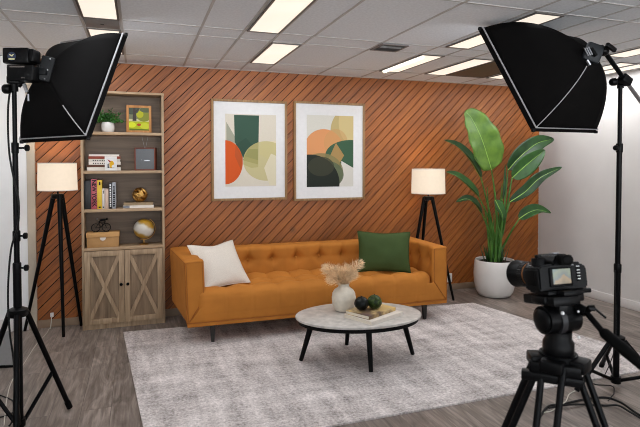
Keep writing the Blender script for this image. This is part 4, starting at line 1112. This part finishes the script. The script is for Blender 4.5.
bm = B(); tube(bm, [wpt(24, 84, LY-.03), wpt(27, 92, LY-.035)], .010, 8); tube(bm, [wpt(28, 94, LY-.03), wpt(28.5, 101, LY-.03)], .006, 8); mesh_obj('lock_lever', bm, M_steel, hl)
bm = B(); tube(bm, [c3, apL-Vector((LX, LY, zL(88)))], .02, 10); mesh_obj('spigot', bm, M_blackp, hl)
# right bracket and boom
rb = thing('softbox_bracket', 'black tilting bracket with pale ribs between the right softbox and its boom', 'bracket', apR)
def rpt(px, py, d): return dep(px, py, d)-apR
da = (apR-CAM).dot(FWD)
bm = B(); box(bm, (.115, .05, .125), rpt(593, 53, da-.05), .02, Matrix.Rotation(math.radians(-25), 3, 'Z') @ Matrix.Rotation(math.radians(22), 3, 'Y')); hb = mesh_obj('housing', bm, plain('slate_housing', (26, 30, 34), .5), rb)
bm = B()
for k in range(3): tube(bm, [rpt(584.5+k*2, 48+k*-.6, da-.10), rpt(588.5+k*2, 56+k*-.6, da-.10)], .0045, 6)
tube(bm, [rpt(587, 60, da-.10), rpt(590, 65, da-.10)], .010, 8)
mesh_obj('ribs', bm, M_steel, hb)
bm = B(); tube(bm, [rpt(591, 48, da-.09), rpt(596, 56, da-.09)], .012, 8); mesh_obj('slot', bm, M_rubber, hb)
bm = B(); tube(bm, [rpt(600, 48, da-.05), rpt(606, 53, da-.04)], .026, 12); ball(bm, rpt(604, 51, da-.05), .033, 14); mesh_obj('joint', bm, M_blackp, rb)
bm = B(); tube(bm, [rpt(604, 50, da-.07), rpt(609, 47, da-.09)], .010, 8); box(bm, (.085, .025, .03), rpt(611, 47.5, da-.1), .008, Matrix.Rotation(.45, 3, 'Y')); mesh_obj('lever', bm, M_blackp, rb)
bt = thing('boom_arm', 'black and silver boom arm clamped on top of the right light stand', 'boom arm', (RX, RY, zR(84)))
O_ = Vector((RX, RY, zR(84))); dc = (O_-CAM).dot(FWD)
A0 = dep(604, 51, da-.03)-O_; A1 = dep(625, 80, dc-.06)-O_; A2 = A1+(A1-A0).normalized()*.55
bm = B(); tube(bm, [A0, A1], .015, 12); mesh_obj('arm', bm, M_black, bt)
bm = B(); tube(bm, [A1, A2], .0135, 12); mesh_obj('arm_tail', bm, M_steel, bt)
bm = B(); box(bm, (.085, .06, .06), A1+Vector((0, 0, .0)), .012, Matrix.Rotation(.5, 3, 'Y')); cyl(bm, (0, 0, -.03), (0, 0, .04), .022, seg=14); box(bm, (.05, .05, .05), (A1*.5), .008); mesh_obj('clamp', bm, M_blackp, bt)
bm = B(); k0 = dep(613.5, 82, dc-.06)-O_; lathe(bm, [(0, -.02), (.022, -.02), (.027, -.01), (.027, .012), (.02, .02), (0, .02)], 12, axis_mtx(k0, (1, -.2, .1))); tube(bm, [k0, A1*.6], .007, 8); mesh_obj('knob', bm, M_blackp, bt)

# ------------------------------------------------------------------ photo camera on its tripod
HD = math.radians(-2)
DC = 1.33
_c = dep(559, 291.5, DC)
CX, CYY, CZ = _c.x, _c.y, _c.z+.006
cmr = thing('photo_camera', 'black digital camera with its screen lit, mounted on the tripod at right', 'camera', (CX, CYY, CZ), HD)
TILT = math.radians(-9); _o = Matrix.Rotation(HD, 3, 'Z') @ (Matrix.Rotation(TILT, 3, 'X') @ Vector((0, 0, .075))-Vector((0, 0, .075)))
cmr.location = Vector((CX, CYY, CZ))+_o; cmr.rotation_euler = (TILT, 0, HD); cmr.scale = (.93, .93, .93)
# body (x right, y forward)
bm = B()
prism(bm, [(-.074, .0), (.074, .0), (.076, .01), (.076, .054), (.068, .064), (.036, .070), (-.03, .070), (-.064, .067), (-.074, .058)], -.034, .026)
bmesh.ops.scale(bm, vec=(1.08, 1, 1), verts=bm.verts[:])
bmesh.ops.bevel(bm, geom=bm.edges[:], offset=.004, segments=2, affect='EDGES')
body = mesh_obj('body', bm, M_blackp, cmr)
bm = B(); prism(bm, [(-.034, .066), (.034, .066), (.028, .084), (.018, .095), (-.018, .095), (-.028, .084)], -.040, .045); bmesh.ops.bevel(bm, geom=bm.edges[:], offset=.005, segments=2, affect='EDGES'); hump = mesh_obj('viewfinder_hump', bm, M_blackp, cmr)
bm = B(); box(bm, (.040, .018, .028), (0, -.046, .079), .006); ball(bm, (0, -.056, .080), .017, 16, (1.1, .35, .8)); mesh_obj('eyecup', bm, M_rubber, hump)
bm = B(); box(bm, (.020, .020, .004), (0, -.006, .097), .001); mesh_obj('hot_shoe', bm, M_steel, hump)
bm = B(); lathe(bm, [(0, .024), (.017, .024), (.019, .021), (.019, 0), (0, 0)], 24, Matrix.Translation((-.052, -.004, .063))); lathe(bm, [(0, .008), (.009, .008), (.009, 0), (0, 0)], 16, Matrix.Translation((-.052, -.004, .087))); mesh_obj('mode_dial', bm, M_blackp, cmr)
bm = B(); lathe(bm, [(0, .012), (.012, .012), (.013, .01), (.013, 0), (0, 0)], 20, Matrix.Translation((.052, .012, .066))); box(bm, (.03, .024, .008), (.053, -.012, .067), .003); mesh_obj('shutter_dial', bm, M_blackp, cmr)
bm = B(); box(bm, (.034, .055, .060), (.060, .035, .031), .012); mesh_obj('grip', bm, M_rubber, cmr)
bm = B(); box(bm, (.074, .006, .052), (-.010, -.036, .034), .003); mesh_obj('screen_bezel', bm, M_black, cmr)
mS, nt, b = newmat('screen_image'); L = nt.links.new
tc = N(nt, 'ShaderNodeTexCoord'); sp = N(nt, 'ShaderNodeSeparateXYZ'); L(tc.outputs['Object'], sp.inputs[0])
nz = N(nt, 'ShaderNodeTexNoise', Scale=70., Detail=3.); L(tc.outputs['Object'], nz.inputs['Vector'])
ax_ = N(nt, 'ShaderNodeMath', operation='SUBTRACT'); L(sp.outputs['X'], ax_.inputs[0]); ax_.inputs[1].default_value = .006
ab = N(nt, 'ShaderNodeMath', operation='ABSOLUTE'); L(ax_.outputs[0], ab.inputs[0])
hh = N(nt, 'ShaderNodeMath', operation='MULTIPLY_ADD'); L(ab.outputs[0], hh.inputs[0]); hh.inputs[1].default_value = -.62; hh.inputs[2].default_value = .006
df = N(nt, 'ShaderNodeMath', operation='SUBTRACT'); L(sp.outputs['Z'], df.inputs[0]); L(hh.outputs[0], df.inputs[1])
dn = N(nt, 'ShaderNodeMath', operation='MULTIPLY_ADD'); L(nz.outputs['Fac'], dn.inputs[0]); dn.inputs[1].default_value = .02; L(df.outputs[0], dn.inputs[2])
r = ramp(nt, [(0, lin((128, 112, 84))), (.30, lin((160, 136, 102))), (.36, lin((112, 122, 120))), (.6, lin((140, 148, 126))), (1, lin((100, 130, 146)))])
sc_ = N(nt, 'ShaderNodeMath', operation='MULTIPLY_ADD'); L(dn.outputs[0], sc_.inputs[0]); sc_.inputs[1].default_value = 14; sc_.inputs[2].default_value = .2; L(sc_.outputs[0], r.inputs['Fac'])
L(r.outputs['Color'], b.inputs['Emission Color']); b.inputs['Emission Strength'].default_value = .75; b.inputs['Base Color'].default_value = (.02, .02, .02, 1); b.inputs['Roughness'].default_value = .15
mesh_obj('screen', bx(-.029, .029, -.0008, .0008, -.020, .020), mS, cmr, loc=(-.010, -.0395, .036))
bm = B()
for z_ in (.056, .046, .038, .030, .022): box(bm, (.012, .003, .005), (.050, -.0355, z_), .001)
mesh_obj('buttons', bm, M_rubber, cmr)
bm = B()
for z_ in (.0595, .0495, .0415, .0335, .0255): box(bm, (.010, .0012, .0018), (.050, -.0358, z_))
mesh_obj('button_markings', bm, M_whitemark, cmr)
text_obj('lettering', 'FINE', .005, M_brass, cmr, Matrix(((1, 0, 0, -.012), (0, 0, -1, -.0394), (0, 1, 0, .0125), (0, 0, 0, 1)))) if False else None
LZ = .036; lx = -.014
lens_m = axis_mtx(Vector((lx, .026, LZ)), (0, 1, 0))
bm = lathe(B(), [(0, 0), (.031, 0), (.033, .004), (.033, .022), (.031, .024)], 40, lens_m); lens = mesh_obj('lens', bm, M_blackp, cmr)
def ridged(r, z0, z1, n=40, dr=.0012):
    bm = B(); ring = []
    for z_ in (z0, z1):
        ring.append([bm.verts.new(((r+(dr if k % 2 else 0))*math.cos(2*PI*k/(2*n)), (r+(dr if k % 2 else 0))*math.sin(2*PI*k/(2*n)), z_)) for k in range(2*n)])
    for k in range(2*n): bm.faces.new((ring[0][k], ring[0][(k+1) % (2*n)], ring[1][(k+1) % (2*n)], ring[1][k]))
    bm.faces.new(ring[0][::-1]); bm.faces.new(ring[1]); bmesh.ops.transform(bm, matrix=lens_m, verts=bm.verts[:]); return bm
mesh_obj('zoom_ring', ridged(.0345, .022, .046), M_blackp, lens)
bm = lathe(B(), [(0, .046), (.0345, .046), (.035, .048), (.035, .051), (0, .051)], 40, lens_m); mesh_obj('gold_ring', bm, plain('copper_ring', (168, 112, 66), .35, metal=.8), lens)
mesh_obj('focus_ring', ridged(.036, .051, .070), M_blackp, lens)
bm = lathe(B(), [(.030, .070), (.037, .070), (.0375, .078), (.040, .110), (.041, .112), (.039, .113), (.036, .11), (.034, .088), (.030, .088)], 40, lens_m); mesh_obj('lens_hood', bm, M_blackp, lens)
bm = lathe(B(), [(0, .092), (.02, .090), (.033, .086), (.033, .07), (0, .07)], 32, lens_m); mesh_obj('front_glass', bm, M_glass_black, lens)
bm = B()
for k in range(7):
    a = PI*.75+k*.22; p = lens_m @ Vector((.0352*math.cos(a), .0352*math.sin(a), .034)); box(bm, (.0022, .006, .0022), p)
mesh_obj('scale_markings', bm, M_whitemark, lens)
bm = B(); tube(bm, [(-.074, 0, .062), (-.084, 0, .066), (-.082, 0, .074), (-.073, 0, .070)], .0016, 6); mesh_obj('strap_lug', bm, M_steel, cmr)
bm = B(); box(bm, (.003, .030, .042), (-.0805, -.004, .034), .001); mesh_obj('port_cover', bm, M_rubber, cmr)
for q, (dx, dy, dz) in enumerate(((-.052, -.004, .0912), (-.040, .020, .071), (.03, -.036, .0635), (.045, .02, .080))):
    bm = B(); lathe(bm, [(0, .002), (.004, .002), (.0045, 0), (0, 0)], 12, Matrix.Translation((dx, dy, dz))); mesh_obj('button', bm, M_steel, cmr)

tp = thing('tripod', 'black fluid head video tripod with pan handle in the right foreground', 'tripod', (CX, CYY, 0), HD)
Z0 = CZ-.0006
bm = B(); box(bm, (.060, .125, .012), (.0, .0, Z0-.006), .002); box(bm, (.135, .05, .012), (.012, -.012, Z0-.0065), .003); qp = mesh_obj('quick_release_plate', bm, M_black, tp)
bm = B(); box(bm, (.082, .115, .024), (-.018, .0, Z0-.0245), .005); box(bm, (.125, .052, .020), (-.004, -.008, Z0-.0225), .005); pb = mesh_obj('plate_base', bm, M_blackp, tp)
for o in (qp, pb): o.data.transform(Matrix.Translation((0, 0, Z0-.075)) @ Matrix.Rotation(TILT, 4, 'X') @ Matrix.Translation((0, 0, .075-Z0)))
bm = B(); tube(bm, [(-.050, .0, Z0-.075), (.044, .0, Z0-.075)], .035, 28); ball(bm, (-.052, 0, Z0-.075), .030, 20, (.35, 1, 1)); box(bm, (.05, .06, .05), (0, 0, Z0-.048), .01); mesh_obj('fluid_head', bm, M_blackp, tp)
bm = B(); tube(bm, [(-.020, 0, Z0-.078), (-.004, 0, Z0-.078)], .0385, 28); mesh_obj('tilt_band', bm, plain('charcoal_band', (34, 34, 36), .4), tp)
for sx_, sy_, sz_, sr_ in ((-.03, -.046, -.046, .0045), (.018, -.046, -.046, .003), (.030, -.036, -.115, .004)):
    bm = B(); ball(bm, (sx_, sy_, Z0+sz_), sr_, 10); mesh_obj('screw', bm, M_whitemark, tp)
bm = lathe(B(), [(0, -.165), (.036, -.165), (.038, -.160), (.038, -.135), (.032, -.125), (.032, -.105), (0, -.10)], 28, Matrix.Translation((0, 0, Z0))); mesh_obj('pan_base', bm, M_blackp, tp)
VR = Matrix.Rotation(math.radians(-44)-HD, 3, 'Z')       # x: to the viewer's right, y: away
bm = B(); cyl(bm, (0, 0, Z0-.195), (0, 0, Z0-.163), .046, seg=28); box(bm, (.118, .030, .026), VR @ Vector((-.008, -.044, Z0-.190)), .003, VR); box(bm, (.142, .026, .022), VR @ Vector((-.014, -.050, Z0-.213)), .003, VR); mesh_obj('crown', bm, M_blackp, tp)
for ang in (196, 340, 256):
    d = VR @ Vector((math.cos(math.radians(ang)), math.sin(math.radians(ang)), 0)); s = d.cross(Vector((0, 0, 1)))
    h = d*.050+Vector((0, 0, Z0-.182)); f_ = d*.46+Vector((0, 0, .02))
    bm = B(); box(bm, (.046, .056, .030), h, .006, Matrix((d, s, Vector((0, 0, 1)))).transposed()); mesh_obj('leg_joint', bm, M_blackp, tp)
    bm = B(); mid_ = h.lerp(f_, .52)
    for q in (-1, 1): tube(bm, [h+s*.024*q, mid_+s*.020*q], .0085, 10)
    lg = mesh_obj('leg', bm, M_black, tp)
    bm = B(); tube(bm, [h.lerp(f_, .40), f_], .010, 10); mesh_obj('lower_leg', bm, M_black, lg)
    bm = B(); box(bm, (.03, .062, .04), mid_, .008, Matrix((d, s, Vector((0, 0, 1)))).transposed()); mesh_obj('leg_clamp', bm, M_blackp, lg)
    bm = B(); ball(bm, (f_.x, f_.y, .019), .0185, 14); mesh_obj('rubber_foot', bm, M_rubber, lg)
RT = Matrix.Rotation(-HD, 3, 'Z')
def tpt(px, py, d): return RT @ (dep(px, py, d)-Vector((CX, CYY, 0)))
h0, h1, h2, h3 = tpt(571, 304, DC), tpt(586, 312, DC-.03), tpt(602, 331, DC-.08), tpt(648, 370, DC-.19)
bm = B(); tube(bm, [h0, h1], .013, 10); tube(bm, [h1, h2], .0075, 10); mesh_obj('handle_rod', bm, M_black, tp)
bm = B(); tube(bm, [h2, h2.lerp(h3, .06), h2.lerp(h3, .5), h2.lerp(h3, .97), h3], [.009, .013, .014, .012, .009], 14); mesh_obj('handle_grip', bm, M_rubber, tp)
bm = B(); tube(bm, [tpt(586, 312, DC-.03), tpt(590, 308, DC-.04), tpt(594, 308, DC-.04)], .008, 8); tube(bm, [tpt(594, 308, DC-.04), tpt(606, 318, DC-.05)], .003, 6); mesh_obj('handle_lock', bm, M_blackp, tp)

# ------------------------------------------------------------------ cables and odds on the floor
def cable(label, pts, r, m):
    bm = B(); tube(bm, spline(pts, 10), r, 7); return tag(mesh_obj('cable', bm, m), label, 'cable')
fl = lambda px, py, r: tuple(at(px, py, 2, r))
cable('thin white cable trailing over the floor from the left lamp to the left stand', [(-.80, -.06, .12), (-.81, -.07, .01), fl(49, 329, .004), fl(46, 334, .004), fl(36, 345, .004), fl(23, 365, .004), fl(12, 381, .004), fl(7, 398, .004), fl(4, 425, .004)], .0036, M_cablew)
bm = B(); box(bm, (.03, .026, .04), (0, 0, 0), .004); o = tag(mesh_obj('plug', bm, M_base), 'white plug at the foot of the timber wall behind the left lamp', 'plug'); o.location = (-.80, -.037, .125)
w0 = lambda px, py, y: tuple(at(px, py, 1, y))
cable('black power cable hanging beside the left light stand', [w0(11, 84, LY), w0(8, 110, LY), w0(9, 150, LY), w0(14, 180, LY-.03), w0(18.5, 200, LY-.05), w0(18, 225, LY-.05), w0(11, 250, LY-.03), w0(8, 290, LY-.02), w0(9.5, 330, LY-.05), w0(14, 365, LY-.06), w0(14, 400, LY-.08), fl(10, 425, .006), fl(-12, 430, .006)], .0055, M_cableb)
cable('thin black cable curving over the floor at the bottom left', [fl(-6, 393, .004), fl(5, 397, .004), fl(13, 401, .004), fl(16, 409, .004), fl(8, 415, .004), fl(-4, 418, .004)], .004, M_cableb)
cable('thick black cable looping across the floor behind the camera tripod', [fl(535, 427, .007), fl(541, 415, .007), fl(549, 406, .007), fl(562, 404.5, .007), fl(576, 401, .007), fl(590, 398.5, .007), fl(606, 397.5, .007), fl(620, 402, .007), fl(632, 410, .007), fl(644, 418, .007)], .007, M_cableb)
cable('second black cable running to the right edge along the floor', [fl(549, 408, .0215), fl(565, 405, .0215), fl(585, 404.5, .008), fl(605, 405.5, .007), fl(618, 405.5, .0215), fl(630, 412, .0215), fl(645, 421, .008)], .0065, M_cableb)
cable('pale thin cable on the floor ending in a black plug', [fl(575, 391, .004), fl(569, 394.5, .004), fl(566, 401, .0185), fl(560, 405.5, .0185), fl(551, 411, .004), fl(543, 413, .004), fl(538, 420, .004)], .0035, M_cablew)
cable('thin black cable running down the right stand and over the floor', [w0(615, 270, RY-.035), w0(616, 330, RY-.04), w0(614, 352, RY-.05), fl(603, 378, .004), fl(594, 384, .004), fl(612, 386, .004), fl(614, 393, .004), fl(612, 396, .0195), fl(608, 401, .004)], .0032, M_cableb)
# grey panel leaning at the left edge
t = thing('floor_panel', 'grey slanted panel with a black lower edge standing on the floor behind the left stand', 'panel', (-1.06, -.99, 0), math.radians(-14))
bm = B(); prism(bm, [(-.06, .02), (.13, .02), (.105, .285), (.085, .285)], -.012, .012); mesh_obj('board', bm, plain('grey_laminate', (146, 144, 143), .5, var=.05), t)
mesh_obj('edge_strip', bx(-.065, .135, -.016, .016, 0.0005, .021, .003), M_black, t)

# ------------------------------------------------------------------ world, colour management
w = bpy.data.worlds.new('ceiling_glow'); S.world = w; w.use_nodes = True
bg = w.node_tree.nodes['Background']
nt = w.node_tree                              # dim above, bright below: added glow thrown up at the ceiling
tc = N(nt, 'ShaderNodeTexCoord'); sp = N(nt, 'ShaderNodeSeparateXYZ'); nt.links.new(tc.outputs['Generated'], sp.inputs[0])
r = ramp(nt, [(.46, (.95, .97, 1.0)), (.54, (.14, .16, .18))]); mu = N(nt, 'ShaderNodeMath', operation='MULTIPLY_ADD'); mu.inputs[1].default_value = .5; mu.inputs[2].default_value = .5
nt.links.new(sp.outputs['Z'], mu.inputs[0]); nt.links.new(mu.outputs[0], r.inputs['Fac']); nt.links.new(r.outputs['Color'], bg.inputs['Color'])
bg.inputs['Strength'].default_value = 12.0
S.view_settings.view_transform = 'Standard'; S.view_settings.look = 'None'; S.view_settings.gamma = 1.0
S.view_settings.exposure = 0.22; S.view_settings.use_curve_mapping = False
S.cycles.max_bounces = 8; S.cycles.diffuse_bounces = 5; S.cycles.glossy_bounces = 3
S.cycles.sample_clamp_indirect = 4.0
S.cycles.use_denoising = True
S.cycles.filter_width = 1.0
